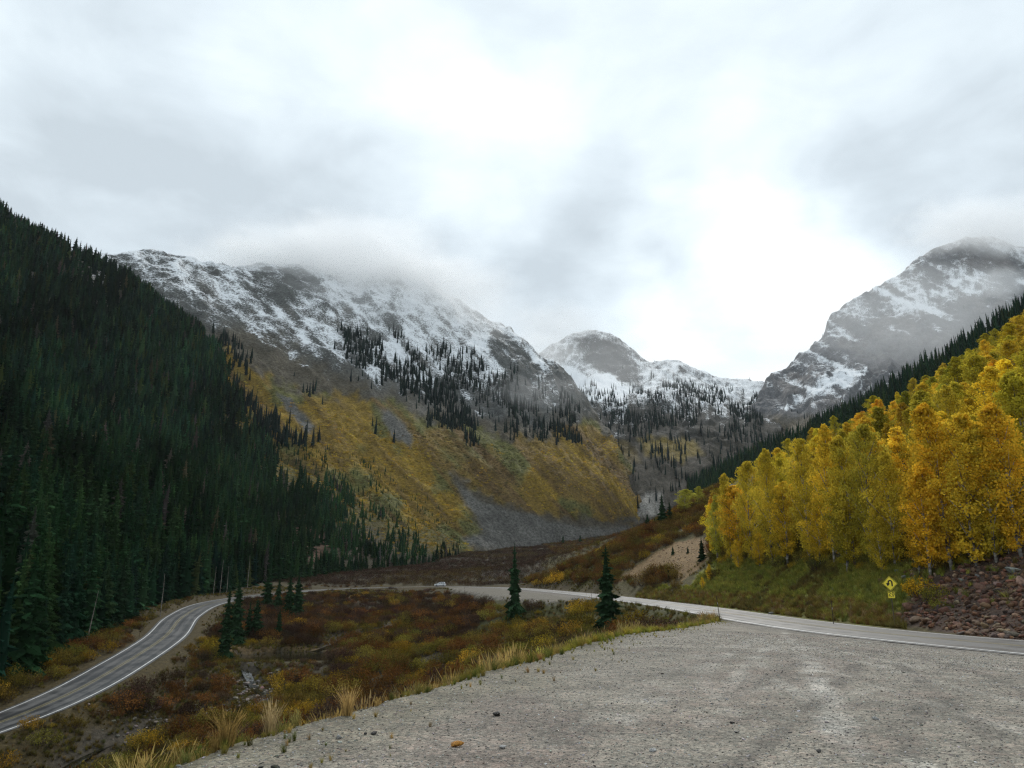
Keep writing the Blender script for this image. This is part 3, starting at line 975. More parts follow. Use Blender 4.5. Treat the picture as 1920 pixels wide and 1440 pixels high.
def leafmat(name, trans=.35, spread=.5, rough=.8):
    """leaf colour comes from each plant's own tint and a value per leaf"""
    m, nt = newmat(name)
    tint = attr(nt, 'tint', 'INSTANCER').outputs['Vector']
    var = attr(nt, 'var').outputs['Fac']
    v = mrange(nt, var, 0, 1, 1 - spread, 1 + spread, False)
    c = mixc(nt, 1.0, tint, nd(nt, 'ShaderNodeCombineColor', {0: v, 1: v, 2: v}).outputs[0], 'MULTIPLY')
    d = nd(nt, 'ShaderNodeBsdfDiffuse', {0: c, 1: rough}).outputs[0]
    if trans <= 0:
        return finish(m, nt, d)
    t = nd(nt, 'ShaderNodeBsdfTranslucent', {0: c}).outputs[0]
    return finish(m, nt, nd(nt, 'ShaderNodeMixShader', {0: trans, 1: d, 2: t}).outputs[0])


def barkmat(name, col, dark):
    m, nt = newmat(name)
    oc = nd(nt, 'ShaderNodeTexCoord').outputs['Object']
    n = noise(nt, vmul(nt, oc, (3, 3, 9)), 1.0, 5, .65)
    return finish(m, nt, pbsdf(nt, mixc(nt, mrange(nt, n, .42, .60), dark, col), .85, bump(nt, n, .5, .03), .15))


def stonemat(name):
    m, nt = newmat(name)
    tint = attr(nt, 'tint', 'INSTANCER').outputs['Vector']
    oc = nd(nt, 'ShaderNodeTexCoord').outputs['Object']
    n = noise(nt, oc, 2.6, 6, .68)
    v = mrange(nt, n, .3, .7, .6, 1.4)
    c = mixc(nt, 1.0, tint, nd(nt, 'ShaderNodeCombineColor', {0: v, 1: v, 2: v}).outputs[0], 'MULTIPLY')
    return finish(m, nt, pbsdf(nt, c, .8, bump(nt, n, .7, .15), .25))


M_NEEDLE = leafmat('spruce_needles', .12, .55)
M_LEAF = leafmat('aspen_leaves', .40, .55)
M_TWIG = leafmat('shrub_leaves', .25, .7)
M_GRASS = leafmat('grass_blades', .3, .45)
M_BARK = barkmat('spruce_bark', (.10, .075, .055), (.045, .035, .028))
M_ABARK = barkmat('aspen_bark', (.50, .47, .40), (.10, .09, .08))
M_SNAG = barkmat('dead_wood', (.36, .33, .29), (.16, .14, .12))
M_STEM = barkmat('shrub_stems', (.10, .065, .045), (.05, .035, .028))
M_STONE = stonemat('stone')


def conifer(seed, layers, per, detail, slim=1.0, ragged=.25):
    """unit spruce, 1 high; returns crown and trunk shapes"""
    r = np.random.default_rng(seed)
    c = MB()
    rad0 = .17 * slim
    for i in range(layers):
        t = (i + r.random() * .7) / layers
        z = .05 + .93 * t
        rad = rad0 * (1 - t) ** .68 * (1 - ragged + 2 * ragged * r.random()) + .010
        m = max(3, int(round(per * (.55 + .45 * (1 - t)))))
        ph0 = r.random() * 6.28
        gap = r.random() * 6.28 if r.random() < .45 else None
        for k in range(m):
            if gap is not None and abs((ph0 + k / m * 6.283 - gap) % 6.283) < 1.1:
                continue
            ph = ph0 + (k + .6 * r.random()) / m * 6.283
            L = rad * (.55 + .6 * r.random())
            d = np.array([math.cos(ph), math.sin(ph), 0])
            s = np.array([-d[1], d[0], 0])
            dr = L * (.25 + .45 * (1 - t)) * (.7 + .6 * r.random())
            ro = (r.random() - .5) * 1.3
            sw = s * math.cos(ro) + np.array([0, 0, 1]) * math.sin(ro)
            w = .20 * L + .006
            b = np.array([0, 0, z])
            mid = b + d * L * .55 - np.array([0, 0, dr * .45])
            tip = b + d * L - np.array([0, 0, dr * .8])
            va = r.random()
            if detail == 0:
                c.add([b + d * L * .1, mid + sw * w * 1.2, tip, mid - sw * w * 1.2 - np.array([0, 0, .02])], [[0, 1, 2, 3]], va)
                continue
            c.add([b, mid + sw * w, tip, mid - sw * w], [[0, 1, 2, 3]], va)
            c.add([b + d * L * .15, tip, mid - np.array([0, 0, .30 * L + .008])], [[0, 1, 2]], va * .9)
            if detail > 1:
                for q in (.3, .5, .7, .86):
                    for sg in (-1, 1):
                        o = b + d * L * q - np.array([0, 0, dr * q * .8])
                        l2 = L * (.42 - .25 * q) * (.7 + .6 * r.random())
                        e = o + (d * .6 + s * sg) * l2 - np.array([0, 0, l2 * (.35 + .5 * r.random())])
                        g = o + d * l2 * .55 - np.array([0, 0, l2 * .15])
                        c.add([o, g, e], [[0, 1, 2]], min(1, max(0, va + .3 * (r.random() - .5))))
    # dense inner growth round the stem
    tube(c, [(0, 0, .06), (.004, 0, .3), (0, .003, .7), (0, 0, .985)], [.085 * slim, .075 * slim, .034 * slim, .004], 7, .25)
    tube(c, [(0, 0, .96), (0, 0, 1.02)], [.006, .0015], 4, .5)
    t = MB()
    tube(t, [(0, 0, -.05), (.003, 0, .1), (0, .003, .4), (0, 0, .95)], [.016, .013, .008, .002], 6)
    return c, t


def aspen(seed, nleaf, slim=1.0, base=.16, leaf=.017):
    """unit aspen, 1 high, with a narrow uneven crown"""
    r = np.random.default_rng(seed)
    tr = MB()
    bend = (r.random(2) - .5) * .09
    zs = np.linspace(-.04, .95, 8)
    st = np.stack([bend[0] * zs ** 2 + .006 * np.sin(zs * 9 + seed), bend[1] * zs ** 2 + .006 * np.cos(zs * 7), zs], 1)
    tube(tr, st, np.interp(zs, [-.04, .3, .95], [.0125, .009, .002]), 7)
    cl = MB()
    cls = []
    nl = 52
    for i in range(nl):
        t = (i + .5) / nl
        z = base + (1.0 - base) * t ** .9
        env = .20 * slim * (math.sin(min(1, (t + .10) / .55) * 1.5708) ** .8 if t < .45 else ((1 - t) / .55) ** .62)
        ph = i * 2.4 + r.random() * 1.2
        rad = env * (.45 + .65 * r.random())
        o = np.array([np.interp(z, zs, st[:, 0]), np.interp(z, zs, st[:, 1]), z])
        e = o + np.array([math.cos(ph) * rad, math.sin(ph) * rad, rad * (.25 + .5 * r.random())])
        cls.append((e, .026 + .20 * env * (.6 + .8 * r.random()), r.random()))
        cls.append((o + (e - o) * .55, .026 + .19 * env, r.random()))
        if i % 2 == 0:
            z0 = max(base * .8, z - .10 - .05 * r.random())
            o0 = np.array([np.interp(z0, zs, st[:, 0]), np.interp(z0, zs, st[:, 1]), z0])
            tube(tr, [o0, (o0 + e) / 2 + np.array([0, 0, -.01]), e], [.0045, .003, .001], 4)
    per = nleaf // len(cls)
    for e, cr_, cv in cls:
        q = r.normal(size=(per, 3))
        q /= np.linalg.norm(q, axis=1)[:, None]
        q = e + q * (cr_ * (.35 + .75 * r.random(per)) ** 1.0)[:, None] * np.array([1, 1, .8])
        a = r.normal(size=(per, 3))
        a /= np.linalg.norm(a, axis=1)[:, None]
        b = np.cross(a, r.normal(size=(per, 3)))
        b /= np.linalg.norm(b, axis=1)[:, None]
        s = (leaf * (.55 + .7 * r.random(per)))[:, None]
        v = np.stack([q - a * s * .6, q + b * s * .5, q + a * s * .6, q - b * s * .5], 1).reshape(-1, 3)
        f = np.arange(per * 4).reshape(per, 4)
        va = np.clip(.5 + .5 * (cv - .5) + .55 * (r.random(per) - .5), 0, 1)
        cl.add(v, f, np.repeat(va, 4))
    return cl, tr


def shrub(seed, stems, leaves, leaf=.05, spread=.75, up=1.0):
    """unit shrub about 1 high and 1.6 wide: many rising stems with small leaves"""
    r = np.random.default_rng(seed)
    lf = MB()
    sm = MB()
    lob = [(r.random() * 6.28, .6 + .5 * r.random()) for _ in range(5)]
    for i in range(stems):
        ph = r.random() * 6.283
        rad = spread * math.sqrt(r.random())
        hgt = (1 - .42 * (rad / spread) ** 2) * (.72 + .38 * r.random()) * up
        for a, g in lob:
            hgt *= 1 - .10 * (1 - g) * math.cos(ph - a) - .03
        base = np.array([math.cos(ph) * rad * .45, math.sin(ph) * rad * .45, -.08])
        tip = np.array([math.cos(ph) * rad, math.sin(ph) * rad, hgt])
        mid = (base + tip) / 2 + r.normal(size=3) * .04
        sd = np.cross(tip - base, r.normal(size=3))
        sd = sd / (np.linalg.norm(sd) + 1e-9) * .010
        sm.add([base - sd, base + sd, mid + sd * .7, mid - sd * .7], [[0, 1, 2, 3]], r.random())
        sm.add([mid - sd * .7, mid + sd * .7, tip], [[0, 1, 2]], r.random())
        tv = r.random()
        n = leaves
        t = .25 + .78 * r.random(n) ** .7
        q = np.where((t < .5)[:, None], base + (mid - base) * (t * 2)[:, None], mid + (tip - mid) * (t * 2 - 1)[:, None])
        q = q + r.normal(size=(n, 3)) * .055
        a = r.normal(size=(n, 3)) + np.array([0, 0, .9])
        a /= np.linalg.norm(a, axis=1)[:, None]
        b = np.cross(a, r.normal(size=(n, 3)))
        b /= np.linalg.norm(b, axis=1)[:, None]
        s = (leaf * (.6 + .8 * r.random(n)))[:, None]
        v = np.stack([q - a * s * .7, q + b * s * .35, q + a * s * .7, q - b * s * .35], 1).reshape(-1, 3)
        lf.add(v, np.arange(n * 4).reshape(n, 4), np.repeat(np.clip(.5 + .6 * (tv - .5) + .5 * (r.random(n) - .5), 0, 1), 4))
    return lf, sm


def grass(seed, blades, lean=.35, wid=.016, spread=.22, head=0.0):
    """unit tuft, 1 high"""
    r = np.random.default_rng(seed)
    g = MB()
    for i in range(blades):
        ph = r.random() * 6.283
        rd = spread * r.random()
        b = np.array([math.cos(ph) * rd, math.sin(ph) * rd, -.03])
        h = .45 + .55 * r.random()
        ln = lean * (.3 + r.random()) * h
        p2 = ph + r.normal() * .6
        d = np.array([math.cos(p2), math.sin(p2), 0])
        m = b + d * ln * .35 + np.array([0, 0, h * .58])
        t = b + d * ln * 1.1 + np.array([0, 0, h])
        s = np.array([-d[1], d[0], 0]) * wid * (.6 + .8 * r.random())
        va = r.random()
        g.add([b - s, b + s, m + s * .8, m - s * .8, t], [[0, 1, 2, 3]], va)
        g.add([m - s * .8, m + s * .8, t], [[0, 1, 2]], va)
        if head and r.random() < head:
            u = (t - m) * .25
            g.add([t - s * 1.4 - u, t + s * 1.4 - u, t + u * 1.2], [[0, 1, 2]], min(1, va + .3))
    return g


def rock(seed, sub=2, flat=.65):
    import bmesh
    r = np.random.default_rng(seed)
    bm = bmesh.new()
    bmesh.ops.create_icosphere(bm, subdivisions=sub, radius=1.0)
    v = np.array([p.co[:] for p in bm.verts])
    f = np.array([[q.index for q in fc.verts] for fc in bm.faces])
    bm.free()
    for _ in range(15):                                          # flat broken faces
        n = r.normal(size=3)
        n /= np.linalg.norm(n)
        k = .38 + .42 * r.random()
        d = v @ n - k
        v = v - np.maximum(d, 0)[:, None] * n * .92
    v *= (1 + .09 * r.normal(size=(len(v), 1)) * .6)
    v *= np.array([1, .65 + .4 * r.random(), flat * (.7 + .5 * r.random())])
    m = MB()
    m.add(v, f, r.random())
    return m


PR = {}


def proto(kind, parts_list):
    """parts_list: one entry per variant, a list of (part name, mesh)"""
    PR[kind] = parts_list


_v = []
for i in range(6):
    c_, t_ = conifer(10 + i, 30, 10, 2, (1.0, .8, .72, 1.05, .9, 1.15)[i], .40)
    _v.append([('crown', c_.mesh('spruce_crown', M_NEEDLE)), ('trunk', t_.mesh('spruce_trunk', M_BARK))])
proto('spruce', _v)
_v = []
for i in range(6):
    c_, t_ = conifer(40 + i, 17, 7, 1, (.9, .75, .7, 1.0, .85, 1.05)[i], .3)
    _v.append([('crown', c_.mesh('far_spruce_crown', M_NEEDLE))])
proto('spruce_mid', _v)
_v = []
for i in range(5):
    c_, t_ = conifer(70 + i, 11, 5, 0, (.85, .75, .7, .95, .8)[i], .3)
    _v.append([('crown', c_.mesh('distant_spruce_crown', M_NEEDLE))])
proto('spruce_far', _v)
_v = []
for i in range(6):
    c_, t_ = aspen(100 + i, 9400, (1.0, .82, 1.15, .9, 1.05, 1.25)[i], (.05, .08, .04, .11, .06, .03)[i], .0150)
    _v.append([('crown', c_.mesh('aspen_crown', M_LEAF)), ('trunk', t_.mesh('aspen_trunk', M_ABARK))])
proto('aspen', _v)
_v = []
for i in range(5):
    l_, s_ = shrub(200 + i, 62, 15, .056, .80)
    _v.append([('foliage', l_.mesh('willow_foliage', M_TWIG)), ('stems', s_.mesh('willow_stems', M_STEM))])
proto('willow', _v)
_v = []
for i in range(3):
    l_, s_ = shrub(230 + i, 30, 7, .085, .8)
    _v.append([('foliage', l_.mesh('far_shrub_foliage', M_TWIG))])
proto('shrub_far', _v)
proto('tuft', [[('blades', grass(300 + i, (60, 75, 50, 60)[i], (.4, .55, .3, .6)[i], .014, .20, (0, .2, .5, .1)[i]).mesh('grass_tuft', M_GRASS))] for i in range(4)])
proto('tall_tuft', [[('blades', grass(320 + i, 170, (.42, .3, .55)[i], .0085, .16, .5).mesh('tall_grass_tuft', M_GRASS))] for i in range(3)])
proto('rock', [[('rock', rock(400 + i).mesh('rock', M_STONE))] for i in range(7)])
proto('pebble', [[('rock', rock(430 + i, 1, .6).mesh('pebble', M_STONE))] for i in range(5)])

# joined variants for the masses of plants nobody could count
_ic = {}


def protocol(kind):
    if kind not in _ic:
        c = bpy.data.collections.new('shapes_' + kind)
        for i, pl in enumerate(PR[kind]):
            if len(pl) == 1:
                me = pl[0][1]
            else:                                                # crown with its stem, two materials
                vs, fs, va, mi, off = [], [], [], [], 0
                me = bpy.data.meshes.new(kind + '_joined')
                for k, (pn, pm) in enumerate(pl):
                    co = np.empty(len(pm.vertices) * 3, np.float32)
                    pm.vertices.foreach_get('co', co)
                    vs.append(co.reshape(-1, 3))
                    a = np.empty(len(pm.vertices), np.float32)
                    pm.attributes['var'].data.foreach_get('value', a)
                    va.append(a)
                    fs += [tuple(off + q for q in p.vertices) for p in pm.polygons]
                    mi += [k] * len(pm.polygons)
                    off += len(pm.vertices)
                me.from_pydata(np.concatenate(vs).tolist(), [], fs)
                me.attributes.new('var', 'FLOAT', 'POINT').data.foreach_set('value', np.concatenate(va))
                for pn, pm in pl:
                    me.materials.append(pm.materials[0])
                me.polygons.foreach_set('material_index', np.array(mi, np.int32))
                me.update()
            c.objects.link(bpy.data.objects.new('%s_%02d' % (kind, i), me))
        _ic[kind] = c
    return _ic[kind]


_gn = {}


def gn_tree(kind):
    if kind in _gn:
        return _gn[kind]
    t = bpy.data.node_groups.new('spread_' + kind, 'GeometryNodeTree')
    t.interface.new_socket('Geometry', in_out='INPUT', socket_type='NodeSocketGeometry')
    t.interface.new_socket('Geometry', in_out='OUTPUT', socket_type='NodeSocketGeometry')
    gi = t.nodes.new('NodeGroupInput')
    go = t.nodes.new('NodeGroupOutput')
    ci = t.nodes.new('GeometryNodeCollectionInfo')
    ci.inputs['Collection'].default_value = protocol(kind)
    ci.inputs['Separate Children'].default_value = True
    ci.inputs['Reset Children'].default_value = True
    ip = t.nodes.new('GeometryNodeInstanceOnPoints')
    ip.inputs['Pick Instance'].default_value = True

    def na(name, dt):
        n = t.nodes.new('GeometryNodeInputNamedAttribute')
        n.data_type = dt
        n.inputs['Name'].default_value = name
        return next(o for o in n.outputs if o.name == 'Attribute' and o.enabled)
    er = t.nodes.new('FunctionNodeEulerToRotation')
    L = t.links.new
    L(na('rot', 'FLOAT_VECTOR'), er.inputs[0])
    L(gi.outputs[0], ip.inputs['Points'])
    L(ci.outputs[0], ip.inputs['Instance'])
    L(na('idx', 'INT'), ip.inputs['Instance Index'])
    L(er.outputs[0], ip.inputs['Rotation'])
    L(na('scl', 'FLOAT_VECTOR'), ip.inputs['Scale'])
    L(ip.outputs[0], go.inputs[0])
    _gn[kind] = t
    return t


def spread(name, kind, pts, scl, tint, label, cat, r, tilt=.05, rot=None):
    n = len(pts)
    if not n:
        return
    scl = np.asarray(scl, float)
    if scl.ndim == 1:
        scl = np.repeat(scl[:, None], 3, 1)
    me = bpy.data.meshes.new(name)
    me.vertices.add(n)
    me.vertices.foreach_set('co', np.asarray(pts, np.float32).ravel())
    if rot is None:
        rot = np.stack([r.normal(size=n) * tilt, r.normal(size=n) * tilt, r.random(n) * 6.283], 1)
    for nm, a in (('rot', rot), ('scl', scl), ('tint', tint)):
        me.attributes.new(nm, 'FLOAT_VECTOR', 'POINT').data.foreach_set('vector', np.ascontiguousarray(a, np.float32).ravel())
    me.attributes.new('idx', 'INT', 'POINT').data.foreach_set('value', r.integers(0, len(PR[kind]), n).astype(np.int32))
    o = obj(name, me, label=label, cat=cat, kind='stuff')
    md = o.modifiers.new('spread', 'NODES')
    md.node_group = gn_tree(kind)
    return o


def plant(name, kind, var, loc, scl, tint, label, cat, group=None, rotz=0.0, tilt=(0, 0)):
    """one plant or stone as a thing of its own; alike ones share their meshes"""
    pl = PR[kind][var % len(PR[kind])]
    if np.isscalar(scl):
        scl = (scl, scl, scl)
    if len(pl) == 1:
        o = obj(name, pl[0][1])
        parts = [o]
    else:
        o = bpy.data.objects.new(name, None)
        o.empty_display_size = .2
        COL.objects.link(o)
        parts = [obj(pn, pm, o) for pn, pm in pl]
    o.location = [float(q) for q in loc]
    o.scale = [float(q) for q in scl]
    o.rotation_euler = (tilt[0], tilt[1], float(rotz))
    for q in parts:
        q['tint'] = [float(t) for t in tint]
    return tag(o, label, cat, group)


def tints(n, cols, w, r, jit=.18):
    cols = np.array(cols)
    w = np.array(w, float)
    k = r.choice(len(cols), n, p=w / w.sum())
    return np.clip(cols[k] * (1 + jit * r.normal(size=(n, 1))) * (1 + .06 * r.normal(size=(n, 3))), .003, .9)
# ------------------------------------------------------------------ spruce forest
rp = np.random.default_rng(77)
SPR = [(.024, .060, .031), (.034, .074, .033), (.018, .046, .030), (.056, .084, .030)]
GREEN = [(.030, .075, .028), (.045, .090, .030), (.022, .060, .030)]


def lift_to_ground(p):
    """keep the higher of the slope net and the near ground"""
    m = (p[:, 1] < 700) & (p[:, 1] > 5)
    z = p[:, 2].copy()
    if m.any():
        z[m] = np.maximum(z[m], zground(p[m, 0], p[m, 1]))
    q = p.copy()
    q[:, 2] = z
    return q


def keep(p, px, py, m):
    return p[m], px[m], py[m]


trees = []          # (points, heights, tints)
p, px, py = LA.sample(21000, rp)
j = fbm(px / 22, py / 22, 3, 91)
d = np.ones(len(p))
d *= 1 - .7 * soft(px, py + 10 * j, RED, 8)
d *= 1 - .8 * soft(px, py + 10 * j, SNOWA, 8)
d *= 1 - .75 * sstep(.25, .6, fbm(px / 30, py / 46, 3, 95)) * sstep(700, 560, py) * sstep(90, 260, px)
d *= np.where(px > 560, np.interp(px + 20 * j, [560, 640, 860], [1, .8, .45]), 1)
ed = edge_a(px, py)
d *= np.where((px > 380) & (py < 1030), sstep(-10, 75, ed + 60 * fbm(px / 45, py / 45, 3, 96)), 1)
d *= ((px > -380) & (px < 900))
rdist, _ = road_near(p[:, 0], p[:, 1])
d *= rdist > np.where(p[:, 1] < 210, 11.5, 9.5)
m = rp.random(len(p)) < d
p, px, py = keep(p, px, py, m)
p = lift_to_ground(p)
h = np.interp(p[:, 1], [90, 250, 450, 700], [16.5, 16.5, 17, 19]) * (.42 + .72 * rp.random(len(p)) ** .7)
h *= np.interp(px, [430, 560, 640, 860], [1, .85, .52, .4])
t = tints(len(p), SPR, [4, 3, 3, 1.0], rp, .3)
low = np.maximum(sstep(820, 980, py), sstep(480, 620, px))[:, None] * .8
t = t * (1 - low) + low * tints(len(p), GREEN, [3, 2, 2], rp)
t = t * np.interp(p[:, 1], [100, 300], [.8, 1.0])[:, None] * (1 + .55 * fbm(px / 70, py / 70, 3, 98))[:, None]
t = np.where((rp.random(len(p)) < .035)[:, None], tints(len(p), [(.11, .10, .085), (.10, .09, .05)], [2, 1], rp), t)
# more of the forest along the lower road, on the near ground itself
x_, y_ = np.meshgrid(np.arange(-150, -62, 3.3), np.arange(60, 330, 3.3))
x_ = x_.ravel() + rp.uniform(-1.5, 1.5, x_.size)
y_ = y_.ravel() + rp.uniform(-1.5, 1.5, y_.size)
fa = LA.a.reshape(-1, 3)
fa = fa[(fa[:, 1] < 420) & (fa[:, 0] > -260)]
zz_ = np.array([fa[((fa[:, 0] - a_) ** 2 + (fa[:, 1] - b_) ** 2).argmin(), 2] for a_, b_ in zip(x_, y_)])
zg_ = zground(x_, y_)
rdist, _ = road_near(x_, y_)
side = x_ < np.interp(y_, RD[::-1, 1][:230], RD[::-1, 0][:230])
ok = (rdist > 10.5) & side & (zg_ > zz_ - 2) & (x_ < np.interp(y_, [60, 200, 260, 330], [-60, -88, -95, -105]))
q_ = np.stack([x_, y_, np.maximum(zz_, zg_) - .2], 1)[ok]
p = np.concatenate([p, q_])
h = np.concatenate([h, 15.5 * (.6 + .5 * rp.random(len(q_)))])
t = np.concatenate([t, tints(len(q_), SPR, [4, 3, 3, 1.5], rp)])
px, py = proj(p[:, 0], p[:, 1], p[:, 2])
rank = np.argsort(-(h / p[:, 1]) * ((px > 2) & (px < 640)))
big, rest = rank[:300], rank[300:]


def forest_zone(px_, py_):
    a = ('at the left edge of the picture' if px_ < 90 else 'left of the leaning dead trunk' if px_ < 160 else 'right of the leaning dead trunk' if px_ < 240 else
         'above the middle of the lower road' if px_ < 320 else 'above the lower road bend' if px_ < 400 else 'behind the roadside spruces at the bend' if px_ < 480 else 'above the clump at the far bend')
    return ('in the front row ' if py_ > np.interp(px_, [0, 200, 400, 640], [1230, 1170, 1080, 1050]) else 'deeper ') + a


for n_, i in enumerate(big):
    plant('spruce_tree', 'spruce', int(rp.integers(0, 6)), p[i], (h[i] * (.9 + .25 * rp.random()),) * 2 + (h[i],), t[i],
          ('tall ' if h[i] > 14 else 'shorter ') + 'dark forest spruce ' + forest_zone(px[i], py[i]), 'tree', 'forest spruces ' + forest_zone(px[i], py[i]), rp.random() * 6.28)
near = rest[p[rest, 1] < 520]
far = rest[p[rest, 1] >= 520]
sc = lambda hh, w=1.0: np.stack([hh * w, hh * w, hh], 1)
spread('spruce_forest', 'spruce_mid', p[near], sc(h[near], (.9 + .75 * rp.random(len(near)))), t[near], 'dense dark spruce forest on the lower left slope', 'forest', rp)
spread('spruce_forest', 'spruce_mid', p[far], sc(h[far], (.9 + .75 * rp.random(len(far)))), t[far], 'dark spruce forest climbing the upper left slope to the ridge', 'forest', rp)

# scattered dead grey trunks in the front of the forest
sn = MB()
tube(sn, [(0, 0, -.03), (.004, 0, .3), (0, .006, .65), (.004, 0, 1.0)], [.011, .009, .006, .002], 6)
for k_ in range(9):
    a_ = k_ * 2.4
    z_ = .3 + .07 * k_
    tube(sn, [(0, 0, z_), (.035 * math.cos(a_), .035 * math.sin(a_), z_ - .008)], [.002, .0008], 3)
SNAG = sn.mesh('dead_trunk', M_SNAG)
for k_, (sx, sy, sY, sh, pos_) in enumerate(((160, 1218, 137, 9, 'leaning pale dead trunk'), (412, 1112, 245, 11, 'tallest of the pale bare trunks'), (425, 1111, 248, 9, 'thin pale bare trunk'),
                                             (400, 1113, 240, 9, 'shorter pale bare trunk'), (464, 1100, 285, 12, 'pale straight dead trunk standing alone'), (300, 1160, 178, 10, 'dim grey dead trunk'))):
    x_, y_, z_ = P(sx, sy, sY)
    z_ = float(zground(x_, y_)[0])
    o = obj('dead_tree', SNAG, label=pos_ + (' amid the dark spruces left of the lower road', ' at the forest foot by the road bend', ' right of the tallest one at the forest foot',
            ' left of the tallest one at the forest foot', ' above the far road bend', ' in the forest edge above the road')[k_], cat='tree', group='dead trunks at the forest foot')
    o.location = (x_, y_, z_ - .2)
    o.scale = (sh, sh, sh)
    o.rotation_euler = (0, (.1, .02, .03, -.02, 0, .04)[k_], k_)

# bands of spruce on the snowy mountain, the valley head bench, the cliff foot and the right slope
T1 = [(645, 622), (672, 632), (760, 688), (850, 738), (890, 790), (905, 835), (850, 815), (790, 765), (735, 722), (655, 668)]
T2 = [(804, 648), (832, 652), (900, 690), (965, 712), (1005, 740), (1085, 790), (1090, 832), (1030, 822), (940, 772), (862, 728), (812, 680)]
T3 = [(945, 700), (1050, 730), (1085, 765), (1080, 790), (1000, 745)]
T4 = [(950, 770), (1010, 790), (1020, 830), (960, 812)]
T5 = [(560, 690), (590, 735), (625, 760), (600, 765), (560, 730)]
T6 = [(440, 720), (480, 765), (600, 850), (700, 915), (800, 975), (870, 1020), (800, 1045), (560, 1075), (500, 900)]
T7 = [(640, 850), (690, 862), (790, 930), (845, 985), (815, 992), (735, 930)]
T8 = [(410, 625), (440, 640), (470, 700), (430, 690)]
T9 = [(735, 620), (765, 650), (790, 690), (770, 690)]


def bands(L, n, zones, bgd=0.0, floor=.35):
    p, px, py = L.sample(n, rp)
    j = fbm(px / 12, py / 12, 3, 92)
    d = np.full(len(p), bgd)
    for q_, w_ in zones:
        d = np.maximum(d, w_ * sstep(9, -9, pdist(px, py, q_) + 16 * j))
    d *= floor + (1 - floor) * sstep(-.5 if floor > .2 else -.2, .2, fbm(px / 30, py / 22, 3, 97))
    return keep(p, px, py, rp.random(len(p)) < d)


UP = [(.018, .034, .030), (.026, .044, .036), (.040, .054, .046), (.014, .028, .024)]
p, px, py = bands(LB, 70000, ((T1, .38), (T2, .34), (T3, .18), (T4, .25), (T5, .10), (T6, .8), (T7, .8), (T8, .3), (T9, .45),
                              ([(700, 800), (740, 800), (760, 850), (700, 845)], .06), ([(620, 660), (820, 640), (1090, 770), (1100, 840), (900, 850), (700, 740)], .025)), .0)
lowb = py > 840
h = np.where(lowb, np.interp(px, [500, 600, 860], [8, 6, 3.4]), 16) * (.55 + .65 * rp.random(len(p)))
t = np.where(lowb[:, None], tints(len(p), GREEN, [2, 2, 2], rp), tints(len(p), UP, [3, 3, 1, 2], rp))
spread('spruce_bands', 'spruce_far', p, sc(h, 1.0), t, 'dark bands of spruce running down the snow dusted mountain', 'trees', rp)
p, px, py = bands(LC, 14000, (([(1052, 722), (1080, 712), (1130, 738), (1190, 735), (1230, 715), (1300, 725), (1420, 745), (1440, 830), (1385, 852), (1250, 832), (1150, 822), (1075, 808)], .75),
                              ([(1165, 842), (1285, 832), (1300, 890), (1250, 945), (1180, 890)], .85), ([(1300, 840), (1440, 840), (1440, 950), (1310, 940)], .6),
                              ([(1080, 805), (1400, 835), (1300, 860), (1150, 850)], .3), ([(1180, 900), (1235, 905), (1240, 960), (1195, 950)], .5)), .004, .06)
h = np.interp(py, [700, 800, 930], [14, 18, 17]) * (.45 + .7 * rp.random(len(p)))
spread('spruce_bench', 'spruce_far', p, sc(h, .95), tints(len(p), UP, [3, 3, 1.5, 2], rp), 'dark spruces covering the bench at the valley head', 'trees', rp)
p, px, py = bands(LD, 9000, (([(1410, 830), (1500, 790), (1620, 770), (1760, 740), (1920, 700), (1920, 830), (1400, 900)], .45), ([(1470, 755), (1500, 738), (1510, 765), (1475, 775)], .2)), .004)
spread('spruce_belt', 'spruce_far', p, sc(13 * (.5 + .6 * rp.random(len(p)))), tints(len(p), UP, [3, 2, 1, 2], rp), 'spruce belt along the foot of the cliff mountain', 'trees', rp)
p, px, py = LE.sample(9000, rp)
d = np.where(py + 10 * fbm(px / 20, py / 20, 2, 8) > np.interp(px, [1290, 1500, 1700, 1920], [985, 905, 860, 800]), .15, .95)
p, px, py = keep(p, px, py, (rp.random(len(p)) < d) & (px < 2050))
h = 19 * (.45 + .65 * rp.random(len(p)))
spread('spruce_row', 'spruce_far', p, sc(h, 1.15), tints(len(p), SPR, [3, 2, 2, 1], rp), 'dark spruce ridge above the golden aspens', 'trees', rp)

# ------------------------------------------------------------------ shrubs of the golden slope
p, px, py = LB.sample(110000, rp)
j = fbm(px / 18, py / 18, 4, 15)
k2 = fbm((px - py * .9) / 18, (px + py) / 200, 3, 36)
d = sstep(9, -9, pdist(px, py, GOLD) + 14 * j) * (.55 + .45 * sstep(-.5, .5, k2))
for q_ in (SCREE, SCREE2, SCREE3):
    d *= 1 - .985 * sstep(6, -6, pdist(px, py, q_) + 6 * j)
d = np.maximum(d, .12 * sstep(30, -20, pdist(px, py, BROWN) + 18 * j) * (py < 830))
p, px, py = keep(p, px, py, rp.random(len(p)) < d * .66)
k = fbm(px / 60, py / 60, 3, 25) + .5 * fbm((px - py) / 30, (px + py) / 300, 3, 39)
t1 = tints(len(p), [(.54, .39, .04), (.41, .30, .04), (.52, .32, .025), (.20, .145, .03)], [4, 3, 2, 2.5], rp, .3)
t2 = tints(len(p), [(.09, .075, .026), (.10, .055, .02), (.04, .055, .022)], [3, 2, 3], rp, .3)
w_ = sstep(-.1, .7, k)[:, None]
t = np.where(rp.random(len(p))[:, None] < w_, t2, t1)
up_ = (py < np.interp(px, [400, 600, 800, 1000, 1220], [690, 765, 810, 850, 800]))[:, None]
